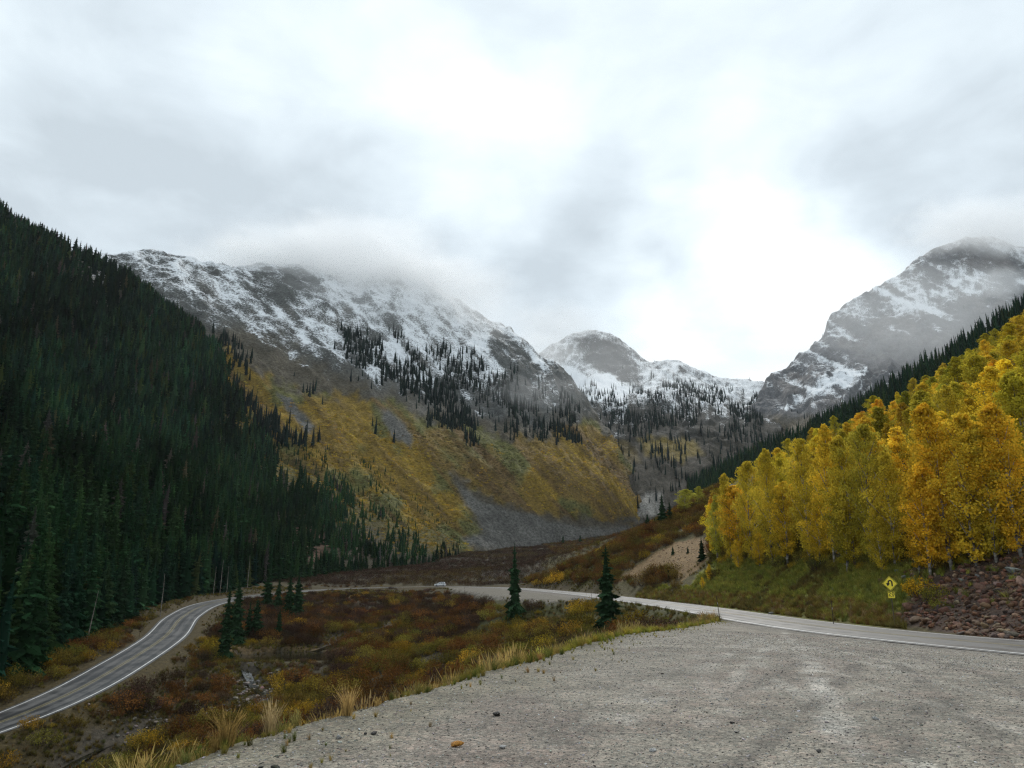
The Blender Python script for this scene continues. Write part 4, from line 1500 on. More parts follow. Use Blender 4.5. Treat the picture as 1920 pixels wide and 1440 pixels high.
t = np.where(up_, tints(len(p), [(.09, .075, .045), (.07, .065, .05), (.13, .095, .035)], [3, 2, 1], rp), t)
s = np.where(up_[:, 0], 1.0, 1.95) * (.5 + .8 * rp.random(len(p)))
spread('golden_shrubs', 'shrub_far', p, np.stack([s * 1.1, s * 1.1, s], 1), t, 'golden autumn shrubs covering the slope below the snow', 'shrubs', rp)



def hit(px_, py_, Yg):
    """where the sight line through a pixel meets the ground, looked for round the expected distance"""
    Ys = np.linspace(.72 * Yg, 1.38 * Yg, 160)
    q = np.array([P(px_, py_, a) for a in Ys])
    g = zground(q[:, 0], q[:, 1])
    k = np.where(q[:, 2] <= g)[0]
    i = k[0] if len(k) else int(np.argmin(np.abs(q[:, 2] - g)))
    return float(q[i, 0]), float(q[i, 1]), float(g[i])


# shrubs in the gaps of the forest's right edge
p, px, py = LA.sample(60000, rp)
d = sstep(80, 15, edge_a(px, py)) * (px > 400) * (py < 1040)
p, px, py = keep(p, px, py, rp.random(len(p)) < d * .8)
s = 1.5 * (.5 + .8 * rp.random(len(p)))
spread('golden_shrubs', 'shrub_far', p, np.stack([s * 1.1, s * 1.1, s], 1), tints(len(p), [(.44, .30, .035), (.20, .16, .035), (.09, .10, .03), (.30, .17, .025)], [3, 3, 2, 2], rp, .3), 'golden and olive shrubs in the gaps of the forest edge', 'shrubs', rp)


# ------------------------------------------------------------------ lone spruces
LONE = [(965, 1160, 1020, 122, .62, 'slim dark spruce standing alone in the bowl below the far road'), (1140, 1180, 1023, 104, 1.12, 'broad dark spruce below the road bank right of the slim lone one'),
        (420, 1236, 1100, 130, 1.0, 'broad dark spruce standing right beside the lower left road'), (440, 1205, 1082, 160, .85, 'spruce just behind the broad roadside one at the lower left bend'),
        (465, 1190, 1128, 165, .9, 'short dark spruce right of the roadside pair'), (478, 1195, 1120, 160, 1.0, 'small dark spruce rightmost of the roadside four'),
        (500, 1142, 1068, 205, 1.1, 'spruce leftmost in the clump before the far road bend'), (520, 1148, 1078, 198, .95, 'thin spruce in the middle of the clump before the far bend'),
        (540, 1162, 1070, 190, 1.05, 'broad spruce in the clump before the far bend'), (556, 1158, 1076, 195, 1.1, 'spruce rightmost in the clump before the far bend'),
        (522, 1190, 1140, 165, 1.0, 'little spruce below the clump before the far bend'),
        (773, 1062, 1036, 480, 1.2, 'small spruce left one of two on the willow flats'), (813, 1058, 1034, 500, 1.2, 'small spruce right one of two on the willow flats'),
        (640, 1070, 1040, 430, 1.2, 'dark spruce at the foot of the left slope before the flats'), (700, 1066, 1036, 440, 1.1, 'dark spruce near the right end of the row at the slope foot'),
        (585, 1075, 1045, 410, 1.2, 'dark spruce at the left end of the row at the slope foot'),
        (1056, 1020, 1002, 560, 1.2, 'tiny spruce on the flats below the scree fan'), (1088, 1018, 1002, 560, 1.2, 'tiny spruce on the flats right of the scree fan centre'),
        (1215, 1000, 962, 330, 1.1, 'spruce left of the big pair above the brown shrubs'), (1243, 988, 926, 320, 1.2, 'tallest spruce of the big pair above the brown shrubs'), (1257, 985, 940, 325, 1.3, 'second spruce of the big pair above the brown shrubs'),
        (1228, 992, 970, 330, 1.2, 'little spruce at the feet of the big pair'), (1317, 1052, 1008, 165, 1.2, 'young spruce at the top of the bare tan scar'), (1262, 1040, 1024, 170, 1.2, 'tiny spruce in the middle of the bare tan scar'),
        (1290, 1038, 1024, 170, 1.2, 'tiny spruce near the top of the bare tan scar'), (1254, 1090, 1068, 145, 1.2, 'tiny spruce at the foot of the bare tan scar'),
        (1240, 1080, 1058, 150, 1.1, 'small spruce beside the shrubs left of the tan scar'),
        (1612, 850, 800, 300, 1.2, 'dark spruce at the left end of those mixed into the upper aspens'), (1655, 828, 770, 290, 1.1, 'dark spruce second of those mixed into the upper aspens'),
        (1790, 745, 690, 255, 1.2, 'dark spruce on the upper aspen slope below the spruce ridge'), (1838, 715, 655, 245, 1.1, 'dark spruce near the top of the aspen slope'), (1890, 680, 622, 235, 1.1, 'topmost dark spruce on the aspen slope near the right edge'),
        (1700, 800, 735, 250, 1.1, 'dark spruce rising among the upper aspens'), (1735, 790, 735, 260, 1.1, 'dark spruce among the upper aspens right of another'), (1705, 905, 815, 150, 1.25, 'dark spruce between the two golden aspen groves')]
for k_, (px_, yb, yt, Y_, wd, lb) in enumerate(LONE):
    x_, y_, z_ = hit(px_, yb, Y_)
    Y_ = y_
    z_ -= .15
    zt = P(px_, yt, Y_)[2]
    hh = max(1.2, zt - z_)
    plant('spruce_tree', 'spruce', k_, (x_, y_, z_), (hh * wd * 1.12, hh * wd * 1.12, hh), np.array((.030, .060, .028)) * (.8 + .4 * rp.random()), lb, 'tree', 'lone spruces', k_ * 1.3)

# ------------------------------------------------------------------ aspens
GOLDT, ORNG, YELG, OLIV, LIME = (.72, .52, .05), (.74, .48, .04), (.58, .45, .05), (.42, .35, .045), (.46, .43, .07)
ASP = [(1345, 1052, 930, 118, LIME, .9, 'narrow yellow green aspen at the left end of the front grove'), (1372, 1050, 890, 112, YELG, 1.0, 'tall olive yellow aspen second from the left end of the front grove'),
       (1410, 1052, 868, 106, YELG, 1.1, 'yellow green aspen third from the left end of the front grove'), (1450, 1062, 845, 100, YELG, 1.0, 'high yellow aspen behind the bright low one in the front grove'),
       (1478, 1062, 905, 92, GOLDT, 1.25, 'bright golden aspen low in front of the left grove'), (1520, 1055, 825, 96, YELG, 1.05, 'tall yellow aspen right of the bright low golden one'),
       (1565, 1060, 800, 94, GOLDT, 1.1, 'high golden topped aspen in the middle of the front grove'), (1605, 1065, 820, 90, YELG, 1.1, 'wide yellow aspen right of the high golden topped one'),
       (1640, 1062, 800, 92, OLIV, 1.0, 'olive aspen above the grass bank'), (1680, 1065, 850, 86, YELG, .9, 'slim yellow green aspen straight above the road sign'),
       (1590, 1072, 930, 84, OLIV, 1.1, 'low olive aspen on the top of the grass bank'), (1655, 1075, 955, 80, YELG, .95, 'low yellow aspen just left above the sign'),
       (1745, 1082, 870, 71, ORNG, 1.0, 'orange aspen leaning over the rubble right of the sign'), (1785, 1070, 760, 76, ORNG, 1.2, 'largest golden orange aspen of the right grove'),
       (1830, 1062, 780, 78, GOLDT, 1.1, 'big gold aspen right of the largest orange one'), (1870, 1055, 800, 74, YELG, 1.0, 'yellow green aspen near the right edge of the picture'),
       (1725, 1078, 960, 70, ORNG, 1.1, 'small orange aspen low beside the rubble'), (1850, 1050, 955, 63, GOLDT, .8, 'young golden aspen above the rubble, left of two'), (1892, 1042, 935, 62, GOLDT, .8, 'young golden aspen above the rubble, right of two'),
       (1915, 1045, 760, 68, ORNG, 1.1, 'orange aspen cut by the right edge of the picture'), (1760, 1000, 820, 90, YELG, 1.1, 'yellow green aspen behind the orange leaning one'),
       (1540, 1062, 935, 88, GOLDT, 1.0, 'low golden aspen on the left part of the grass bank'),
       (1425, 1066, 1000, 98, GOLDT, 1.2, 'small bright yellow aspen bush at the left foot of the grove'), (1385, 1068, 1012, 106, GOLDT, 1.0, 'small bright yellow sapling leftmost at the foot of the grove'),
       (1330, 1092, 1058, 112, GOLDT, 1.1, 'tiny yellow sapling beside the road above the left verge'), (1318, 1105, 1082, 110, GOLDT, 1.1, 'tiny orange yellow sapling lowest beside the road'),
       (1285, 965, 918, 330, LIME, 1.9, 'round pale green tree beyond the brown shrubs at the valley head'), (1312, 962, 912, 340, LIME, 1.4, 'pale green tree right of the round one at the valley head')]
for k_, (px_, yb, yt, Y_, tn, wd, lb) in enumerate(ASP):
    x_, y_, z_ = hit(px_, yb, Y_)
    Y_ = y_
    z_ -= .1
    hh = max(1.5, P(px_, yt, Y_)[2] - z_)
    wd *= min(1.0, 9.5 / hh) * 1.15 if hh > 8 else 1.0
    plant('aspen_tree', 'aspen', k_ * 5 + 1, (x_, y_, z_), (hh * wd, hh * wd, hh), np.array(tn) * (.92 + .16 * rp.random()), lb, 'tree', 'autumn aspens', k_ * 2.1)

# the grove on the hillside behind them
n = 5200
x_ = rp.uniform(30, 230, n)
y_ = rp.uniform(62, 430, n)
z_ = zground(x_, y_)
px, py = proj(x_, y_, z_)
skyl = np.interp(px, [1300, 1350, 1400, 1500, 1600, 1700, 1800, 1920, 2100], [1030, 985, 950, 895, 845, 800, 745, 660, 560])
frontl = np.interp(px, [1300, 1400, 1500, 1600, 1700, 1760, 1850, 1920, 2100], [1040, 1045, 1052, 1060, 1066, 1060, 1040, 1020, 990])
ok = (py > skyl - 20) & (py < frontl) & (px > 1335 + 30 * rp.random(n)) & (px < 2150)
ok &= ~((py < 900) & (fbm(px / 40, py / 30, 3, 63) > .42))
gx_ = np.stack([x_, y_, z_], 1)[ok]
px, py = px[ok], py[ok]
# keep a minimum spacing
acc = []
cell = {}
for i in rp.permutation(len(gx_)):
    q = gx_[i]
    sp = 3.1 + .011 * q[1]
    c = (int(q[0] // 4), int(q[1] // 4))
    if all((gx_[a][0] - q[0]) ** 2 + (gx_[a][1] - q[1]) ** 2 > sp * sp for dx in (-1, 0, 1) for dy in (-1, 0, 1) for a in cell.get((c[0] + dx, c[1] + dy), ())):
        cell.setdefault(c, []).append(i)
        acc.append(i)
acc = np.array(acc)
gp, px, py = gx_[acc], px[acc], py[acc]
h = np.interp(gp[:, 1], [60, 120, 250, 420], [11.0, 11, 9.5, 8]) * (.7 + .45 * rp.random(len(gp)))
kz = fbm(px / 120, py / 90, 3, 64)
t1 = tints(len(gp), [GOLDT, ORNG, YELG], [3, .7, 2.4], rp, .12)
t2 = tints(len(gp), [YELG, OLIV, GOLDT], [4, 1.5, 1], rp, .12)
t = np.where((rp.random(len(gp)) < sstep(-.45, .5, kz + .35 * sstep(1700, 1400, px) + .25 * sstep(800, 640, py)))[:, None], t2, t1)
rank = np.argsort(-(h / gp[:, 1]) * (px < 1925))
for i in rank[:240]:
    grn = t[i][1] > .71 * t[i][0]
    zn = ('behind the left part of the front grove' if px[i] < 1480 else 'behind the middle of the front grove' if px[i] < 1620 else 'uphill of the road sign' if px[i] < 1740 else
          'uphill of the largest orange aspen' if px[i] < 1840 else 'uphill near the right edge') + (', high on the hillside' if py[i] < 850 else ', low on the hillside')
    lb = ('yellow green' if grn else 'golden') + ' grove aspen ' + zn
    wd = h[i] * (.85 + .6 * rp.random())
    plant('aspen_tree', 'aspen', int(rp.integers(0, 6)), gp[i] - np.array([0, 0, .1]), (wd, wd, h[i]), t[i], lb, 'tree',
          ('green tinged' if grn else 'golden') + ' aspens ' + zn, rp.random() * 6.28)
i = rank[240:]
spread('aspen_grove', 'aspen', gp[i], np.stack([h[i] * 1.12, h[i] * 1.12, h[i]], 1), t[i], 'far golden aspens covering the upper right hillside', 'trees', rp)

# ------------------------------------------------------------------ willow thickets
RUST, PURP, OLV, GLD, DRK = (.140, .066, .020), (.070, .043, .030), (.150, .118, .024), (.28, .175, .022), (.050, .036, .020)


def jgrid(x0, x1, y0, y1, s):
    a, b = np.meshgrid(np.arange(x0, x1, s), np.arange(y0, y1, s))
    a = a.ravel() + rp.uniform(-.48, .48, a.size) * s
    b = b.ravel() + rp.uniform(-.48, .48, b.size) * s
    return a, b


x_, y_ = jgrid(-82, 24, 22, 318, 2.15)
z_, dr_, pd_, fd_, ds_ = zground(x_, y_, True)
px, py = proj(x_, y_, z_)
kk = fbm(x_ / 11, y_ / 11, 3, 81)
POND = [(440, 1218), (520, 1212), (600, 1205), (645, 1212), (640, 1228), (600, 1240), (580, 1252), (520, 1250), (440, 1240)]
ok = (dr_ > np.where((x_ < -30) & (y_ < 150), 6.6, 8.2) + 2.5 * kk) & (pd_ > 3.2) & (fd_ > 2.8) & (ds_ > 2.4 + .8 * kk) & (rp.random(len(x_)) < .93 - .35 * sstep(.3, .7, kk))
ok &= np.hypot((x_ + 42) / 9.5, (y_ - 149) / 9.0) > 1.34
ok &= ~((x_ > 2) & (y_ > 75) & (y_ < 150) & (rp.random(len(x_)) < .75))
ok &= ~((dr_ < 16) & (x_ < -55) & (y_ > 160) & (rp.random(len(x_)) < .5))
ok &= ~((y_ > 195) & (x_ > -62) & (dr_ < np.where(y_ > 225, 24, 13)) & (x_ > -45))
wp = np.stack([x_, y_, z_ - .12], 1)[ok]
px, py, kk, wds = px[ok], py[ok], kk[ok], ds_[ok]
s = (1.1 + 2.0 * rp.random(len(wp)) ** 1.8 + .6 * kk) * np.interp(wp[:, 1], [22, 60, 200, 250, 310], [.9, 1.05, 1.0, .62, .5])
c1 = fbm(wp[:, 0] / 17, wp[:, 1] / 22, 3, 83)
c2 = fbm(wp[:, 0] / 9, wp[:, 1] / 9, 3, 85)
t = tints(len(wp), [RUST, PURP, DRK], [3, 3, 1.5], rp)
t = np.where((c1 + .35 * c2 > .10)[:, None], tints(len(wp), [OLV, RUST, GLD], [4, 2, .8], rp), t)
t = np.where((c2 > .52)[:, None], tints(len(wp), [GLD, OLV], [2, 2], rp), t)
t = np.where((wp[:, 1] > 190)[:, None] & (rp.random(len(wp)) < .6)[:, None], tints(len(wp), [PURP, DRK, RUST], [4, 1, 1.5], rp), t)
t *= (.75 + .75 * rp.random((len(t), 1)) ** 1.3)
s = np.where((wp[:, 1] < 139) & (wp[:, 1] > 126) & (np.abs(wp[:, 0] + 40) < 11), np.minimum(s, 1.1), s)
vis = (px > 0) & (px < 1300) & (py < 1440)
rank = np.argsort(-(s / wp[:, 1]) * vis)


def hue(c):
    if c[0] > .2:
        return 'golden'
    if c[1] > .6 * c[0] and c[0] > .1:
        return 'olive yellow'
    if c[0] > .11:
        return 'rust brown'
    return 'dark brown'


for i in rank[:290]:
    hn = hue(t[i])
    zn = ('on the bank below the lower road' if wp[i, 0] < -53 else 'beside the stony stream bed' if wds[i] < 7 and wp[i, 1] < 130 else 'near the pond' if wds[i] < 9 else
          'just below the gravel verge' if wp[i, 1] < 45 else 'around the slim lone spruce' if px[i] > 880 else 'in the middle of the bowl' if px[i] > 640 else 'right of the stream')
    plant('willow_shrub', 'willow', int(rp.integers(0, 5)), wp[i], (s[i] * 1.05, s[i] * 1.05, s[i]), t[i], ('big ' if s[i] > 2.1 else 'low ' if s[i] < 1.3 else '') + hn + ' willow shrub ' + zn, 'shrub', hn + ' willows ' + zn, rp.random() * 6.28)
i = rank[290:]
spread('willow_thicket', 'willow', wp[i], np.stack([s[i] * 1.08, s[i] * 1.08, s[i]], 1), t[i], 'rust and olive willow thicket filling the bowl inside the road bend', 'shrubs', rp)

# flats up the valley and the brown slope right of them
x_, y_ = jgrid(-190, 240, 318, 900, 3.0)
z_, dr_, pd_, fd_, ds_ = zground(x_, y_, True)
px, py = proj(x_, y_, z_)
ok = (dr_ > 8) & (px > 300) & (px < 1345) & (x_ < 120 + .1 * y_)
ok &= pdist(px, py, SCREE) > -4
wp = np.stack([x_, y_, z_ - .1], 1)[ok]
s = (1.2 + .9 * rp.random(len(wp))) * 1.25
c1 = fbm(wp[:, 0] / 40, wp[:, 1] / 40, 3, 87)
t = tints(len(wp), [PURP, DRK, (.085, .058, .04)], [4, 2, 2], rp)
t = np.where((c1 > .15)[:, None], tints(len(wp), [(.10, .072, .032), PURP, (.12, .08, .03)], [3, 2, 1], rp), t)
t = np.where((wp[:, 0] > 30)[:, None] & (rp.random(len(wp)) < .7)[:, None], tints(len(wp), [RUST, OLV, (.11, .07, .03)], [3, 2, 2], rp), t)
spread('willow_flats', 'shrub_far', wp, s, t, 'brown purple willow thicket on the flats beyond the road', 'shrubs', rp)

x_, y_ = jgrid(8, 130, 100, 345, 2.5)
z_, dr_, pd_, fd_, ds_ = zground(x_, y_, True)
px, py = proj(x_, y_, z_)
kk = fbm(x_ / 9, y_ / 9, 3, 89)
ok = (dr_ > 8.5) & (px < 1350) & (px > 960) & (fd_ > 4) & (pdist(px, py, SCAR) > 2 + 5 * kk) & (x_ > np.interp(y_, [100, 180, 275, 330], [28, 24, 8, -20]))
ok &= rp.random(len(x_)) < .8
ok &= ~((px > 1255) & (py > 1045) & (rp.random(len(x_)) < .5))
wp = np.stack([x_, y_, z_ - .1], 1)[ok]
s = (1.2 + .9 * rp.random(len(wp)) + .5 * kk[ok]) * np.interp(wp[:, 1], [100, 150, 200, 330], [.8, 1.35, 1.6, 1.9])
t = tints(len(wp), [RUST, OLV, (.13, .085, .025), GLD], [4, 3, 3, .5], rp)
spread('brown_shrubs', 'willow', wp, s, t, 'brown and orange shrubs on the bank above the far road', 'shrubs', rp)

# bushes lining the lower road
_rb = lambda k: (12, 8) if 5 < k < 11 else (0, 0)
for k_, (px_, py_, Y_, ss, tn) in enumerate(((135, 1250, 124, 2.3, OLV), (112, 1268, 117, 1.8, GLD), (165, 1240, 128, 2.2, GLD), (198, 1225, 134, 2.4, GLD), (222, 1215, 140, 1.7, RUST), (240, 1205, 146, 1.6, RUST), (273, 1188, 158, 2.0, OLV),
                                             (292, 1170, 172, 1.9, OLV), (318, 1152, 192, 1.9, OLV), (345, 1142, 208, 1.5, OLV), (365, 1133, 222, 1.4, RUST), (75, 1280, 112, 1.5, RUST), (490, 1104, 270, 1.5, GLD))):
    x, y, z = hit(px_ - _rb(k_)[0], py_ - _rb(k_)[1], Y_)
    z -= .1
    plant('roadside_bush', 'willow', k_, (x, y, z), ss, np.array(tn) * .95,
          ('olive', 'golden', 'large golden', 'tallest golden', 'rust coloured', 'low rust coloured', 'round olive', 'olive', 'olive', 'small olive', 'small rust', 'low rust', 'small golden')[k_]
          + ' bush beside the lower road, ' + ('second', 'third', 'fourth', 'fifth', 'sixth', 'seventh', 'eighth', 'ninth', 'tenth', 'eleventh', 'twelfth', 'first', 'last')[k_] + ' from the left edge', 'shrub', 'bushes along the lower road', k_ * 1.7)
for k_, (px_, py_, Y_, ss, tn, lb) in enumerate(((262, 1330, 100, 2.6, (.075, .075, .022), 'big dark green bush on the bank below the lower road'), (205, 1320, 98, 1.6, RUST, 'rust topped bush on the bank below the lower road'),
                                                 (1728, 1118, 58, 1.9, (.55, .33, .02), 'bright yellow bush on the rubble right of the sign'), (1752, 1128, 55, 1.7, (.20, .18, .03), 'yellow green bush beside the bright yellow one on the rubble'),
                                                 (1762, 1142, 52, 1.0, (.22, .21, .03), 'small green bush low on the rubble below the yellow one'), (1208, 1096, 140, 3.6, (.17, .11, .03), 'big olive brown bush below the bare tan scar'), (1232, 1098, 142, 2.8, (.15, .085, .025), 'brown bush right of the big one below the tan scar'),
                                                 (1080, 1140, 128, 2.1, (.05, .04, .02), 'dark round bush on the road bank left of the broad lone spruce'),
                                                 (1008, 1098, 205, 2.9, (.42, .27, .03), 'golden bush leftmost of three beside the far road'), (1030, 1097, 207, 3.6, (.55, .34, .03), 'bright golden bush in the middle of three beside the far road'),
                                                 (1047, 1094, 206, 4.6, (.58, .35, .03), 'tall golden bush rightmost of three beside the far road'),
                                                 (10, 1420, 26, 1.6, (.12, .075, .03), 'brown bush at the lower left corner of the picture'))):
    x, y, z = hit(px_, py_, Y_)
    z -= .1
    plant('bush', 'willow', k_ + 2, (x, y, z), ss, tn, lb, 'shrub', None, k_ * 2.3)

# undergrowth at the foot of the aspens
x_ = rp.uniform(30, 75, 2600)
y_ = rp.uniform(58, 150, 2600)
z_ = zground(x_, y_)
px, py = proj(x_, y_, z_)
fl = np.interp(px, [1300, 1400, 1500, 1600, 1700, 1760, 1850, 1920, 2100], [1040, 1045, 1052, 1060, 1066, 1060, 1040, 1020, 990])
ok = (py < fl + 14) & (py > fl - 60) & (px > 1330) & (px < 2000) & (rp.random(2600) < .55)
wp = np.stack([x_, y_, z_ - .1], 1)[ok]
s = .7 + 1.6 * rp.random(len(wp)) ** 1.5
spread('undergrowth', 'willow', wp, s, tints(len(wp), [(.24, .20, .035), (.14, .12, .03), (.40, .28, .03), (.09, .09, .03)], [3, 2, 2, 1.5], rp), 'low mixed undergrowth at the foot of the aspens', 'shrubs', rp)
# ------------------------------------------------------------------ grass
rg = np.random.default_rng(31)
STRAW, GRN, YGR, TAN = (.36, .25, .085), (.10, .115, .028), (.22, .19, .045), (.26, .19, .09)
n = 60000
x_ = rg.uniform(-9, 20, n)
y_ = rg.uniform(3, 74, n)
pd_ = pdist(x_, y_, PULL)
m = (pd_ > -2.6) & (pd_ < 5.5)
x_, y_, pd_ = x_[m], y_[m], pd_[m]
kk = fbm(x_ / 1.6, y_ / 1.6, 3, 130)
dn = np.where(pd_ < 0, .45 * sstep(-2.6, .2, pd_ + .9 * kk) ** 2, 1) * (.35 + .65 * sstep(-.4, .4, kk)) * np.interp(pd_, [0, .4, 2.5, 5.5], [.5, 1, .9, .5])
dr_, _ = road_near(x_, y_)
m = (rg.random(len(x_)) < dn * .75) & (dr_ > 5)
x_, y_, pd_, kk = x_[m], y_[m], pd_[m], kk[m]
z_ = zground(x_, y_)
k2 = fbm(x_ / 3.5, y_ / 3.5, 3, 132)
t = tints(len(x_), [GRN, YGR, STRAW], [3, 3, 1.2], rg)
t = np.where((k2 > .25)[:, None], tints(len(x_), [STRAW, TAN, YGR], [3, 2, 1], rg), t)
t = np.where(((y_ > 24) & (pd_ < 1.6))[:, None] & (rg.random(len(x_)) < .85)[:, None], tints(len(x_), [(.30, .27, .05), (.20, .21, .04), (.36, .30, .06)], [3, 2, 2], rg), t)
hgt = (.13 + .25 * rg.random(len(x_)) ** 1.6) * np.interp(pd_, [-2, 0, .6, 2], [.25, .5, .9, 1.35])
sel = (pd_ > .9) & (rg.random(len(x_)) < .14)
hgt = np.where(sel, hgt * 1.9, hgt)
hgt = np.where(y_ < 14, hgt * .75, hgt)
hgt = np.where((y_ > 20) & (pd_ > 0), hgt * 1.4, hgt)
t = np.where(sel[:, None], tints(len(x_), [STRAW, TAN], [2, 1], rg), t)
spread('verge_grass', 'tuft', np.stack([x_, y_, z_], 1), np.stack([hgt * 1.1, hgt * 1.1, hgt], 1), t, 'mixed green and straw grass along the gravel edge', 'grass', rg, .12)

n = 52000
x_ = rg.uniform(24, 60, n)
y_ = rg.uniform(36, 165, n)
z_ = zground(x_, y_)
px, py = proj(x_, y_, z_)
dr_, _ = road_near(x_, y_)
jn = fbm(x_ / 3, y_ / 3, 3, 140)
d = .8 * sstep(10, -10, pdist(px, py, VERGE) + 16 * jn)
d = np.maximum(d, .55 * ((px < 1700) & (dr_ > 5.4) & (dr_ < 9)))
d = np.maximum(d, .25 * ((px > 1330) & (py > 900) & (dr_ > 9)))
d *= 1 - .93 * sstep(4, -4, pdist(px, py, TALUS) + 5 * jn)
m = (rg.random(n) < d) & (dr_ > 5.3)
x_, y_, z_, px, py, dr_ = x_[m], y_[m], z_[m], px[m], py[m], dr_[m]
t = tints(len(x_), [(.25, .25, .05), (.31, .29, .06), (.17, .18, .045)], [3, 2, 2], rg)
t = np.where((dr_ < 8)[:, None] & (rg.random(len(x_)) < .7)[:, None], tints(len(x_), [(.20, .125, .04), TAN, YGR], [3, 1, 1], rg), t)
t = np.where((fbm(x_ / 6, y_ / 6, 3, 141) > .35)[:, None], tints(len(x_), [(.17, .135, .04), (.12, .10, .035)], [2, 1], rg), t)
hgt = .32 + .4 * rg.random(len(x_))
spread('bank_grass', 'tuft', np.stack([x_, y_, z_], 1), np.stack([hgt * 1.4, hgt * 1.4, hgt], 1), t, 'green grass covering the bank between the road and the aspens', 'grass', rg, .25)

# thin grass on the fills of both roads
n = 110000
x_ = rg.uniform(-95, 26, n)
y_ = rg.uniform(60, 300, n)
z_, dr_, pd_, fd_, ds_ = zground(x_, y_, True)
px, py = proj(x_, y_, z_)
d = np.where((dr_ < 22) & (dr_ > 4.9), .55 * sstep(4.5, 9, dr_), 0) + np.where((x_ > 0) & (y_ < 155) & (y_ > 74), .5, 0) + np.where((ds_ < 10) & (ds_ > 1.4), .9, 0)
m = (rg.random(n) < d * (.4 + .6 * sstep(-.3, .3, fbm(x_ / 4, y_ / 4, 3, 150)))) & (fd_ > .6) & (dr_ > 4.9) & (pd_ > 1)
x_, y_, z_ = x_[m], y_[m], z_[m]
hgt = .25 + .4 * rg.random(len(x_))
t = tints(len(x_), [(.17, .15, .035), (.13, .10, .035), (.20, .14, .06), (.09, .085, .03)], [2, 3, 1.0, 2], rg) * .9
spread('bank_grass', 'tuft', np.stack([x_, y_, z_], 1), np.stack([hgt * 1.5, hgt * 1.5, hgt], 1), t, 'thin dry grass on the earth banks of the roads and stream', 'grass', rg, .2)

TUF = [(652, 1340, 11.6, .62, (.48, .33, .13), 'largest bright straw tuft standing clear at the gravel edge'), (508, 1368, 10.2, .66, (.40, .30, .15), 'pale tall tuft at the gravel edge left of the largest straw one'),
       (425, 1392, 9.3, .62, (.27, .18, .06), 'bushy orange brown tuft at the gravel edge'), (405, 1392, 9.4, .42, (.25, .17, .06), 'low brown tuft just left of the bushy orange brown one'),
       (555, 1352, 11, .42, (.28, .24, .08), 'small yellowish tuft right of the pale tall one'), (250, 1425, 8.6, .62, (.38, .29, .10), 'tall straw tuft by the green weed near the lower left corner'),
       (105, 1452, 7.6, .55, (.46, .34, .12), 'wide straw tuft at the bottom edge on the left'), (70, 1440, 8.0, .72, (.40, .30, .16), 'tall pale stalks at the lower left corner'),
       (200, 1432, 8.2, .5, (.12, .15, .04), 'green leafy tuft beside the straw ones at lower left'), (165, 1425, 8.6, .62, (.15, .17, .035), 'upright green weed at lower left'),
       (552, 1384, 9.6, .17, (.13, .14, .04), 'tiny green tuft alone on the gravel below the pale ones'), (536, 1335, 11.5, .5, (.20, .19, .05), 'thin green stalk at the gravel edge'),
       (350, 1412, 8.7, .3, (.16, .17, .05), 'low green grass clump at the gravel edge on the left'), (785, 1296, 14.8, .5, (.20, .17, .05), 'slender green stalks at the gravel edge near the middle'),
       (1000, 1218, 26, .95, (.34, .25, .08), 'tall pale grass stand behind the verge near the middle'), (1035, 1212, 28, .95, (.36, .26, .08), 'tall straw grass stand right of the pale one behind the verge'),
       (1062, 1206, 30, .9, (.33, .24, .07), 'tall straw grass stand rightmost behind the verge')]
for k_, (px_, py_, Y_, hh, tn, lb) in enumerate(TUF):
    x, y, z = P(px_, py_, Y_)
    z = float(zground(x, y)[0])
    plant('grass_tuft', 'tall_tuft', k_, (x, y, z), (hh * .72, hh * .72, hh * .68), tn, lb, 'grass', None, k_ * 1.1, (.04, -.06 * (k_ % 2)))

# ------------------------------------------------------------------ stones
GREYS = [(.34, .325, .29), (.25, .24, .22), (.52, .51, .48), (.26, .19, .165), (.12, .115, .11)]
n = 125000
rr_ = 4 + 46 * rg.random(n) ** 1.45
aa = rg.uniform(-.75, .85, n)
x_, y_ = np.sin(aa) * rr_, np.cos(aa) * rr_
pd_ = pdist(x_, y_, PULL)
dr_, _ = road_near(x_, y_)
m = (pd_ < .3) & (dr_ > 4.6)
x_, y_, rr_ = x_[m], y_[m], rr_[m]
z_ = zground(x_, y_)
s = (.006 + .011 * rg.random(len(x_)) ** 2.5) * (1 + rr_ / 22)
s *= np.where(rg.random(len(x_)) < .012, 1.8, 1)
spread('gravel_stones', 'pebble', np.stack([x_, y_, z_ + s * .1], 1), np.stack([s * 1.15, s * 1.15, s * .62], 1), tints(len(x_), GREYS, [4, 3, 3.2, 1.2, .8], rg, .28), 'loose grey stones strewn over the gravel pullout', 'gravel', rg, .3)

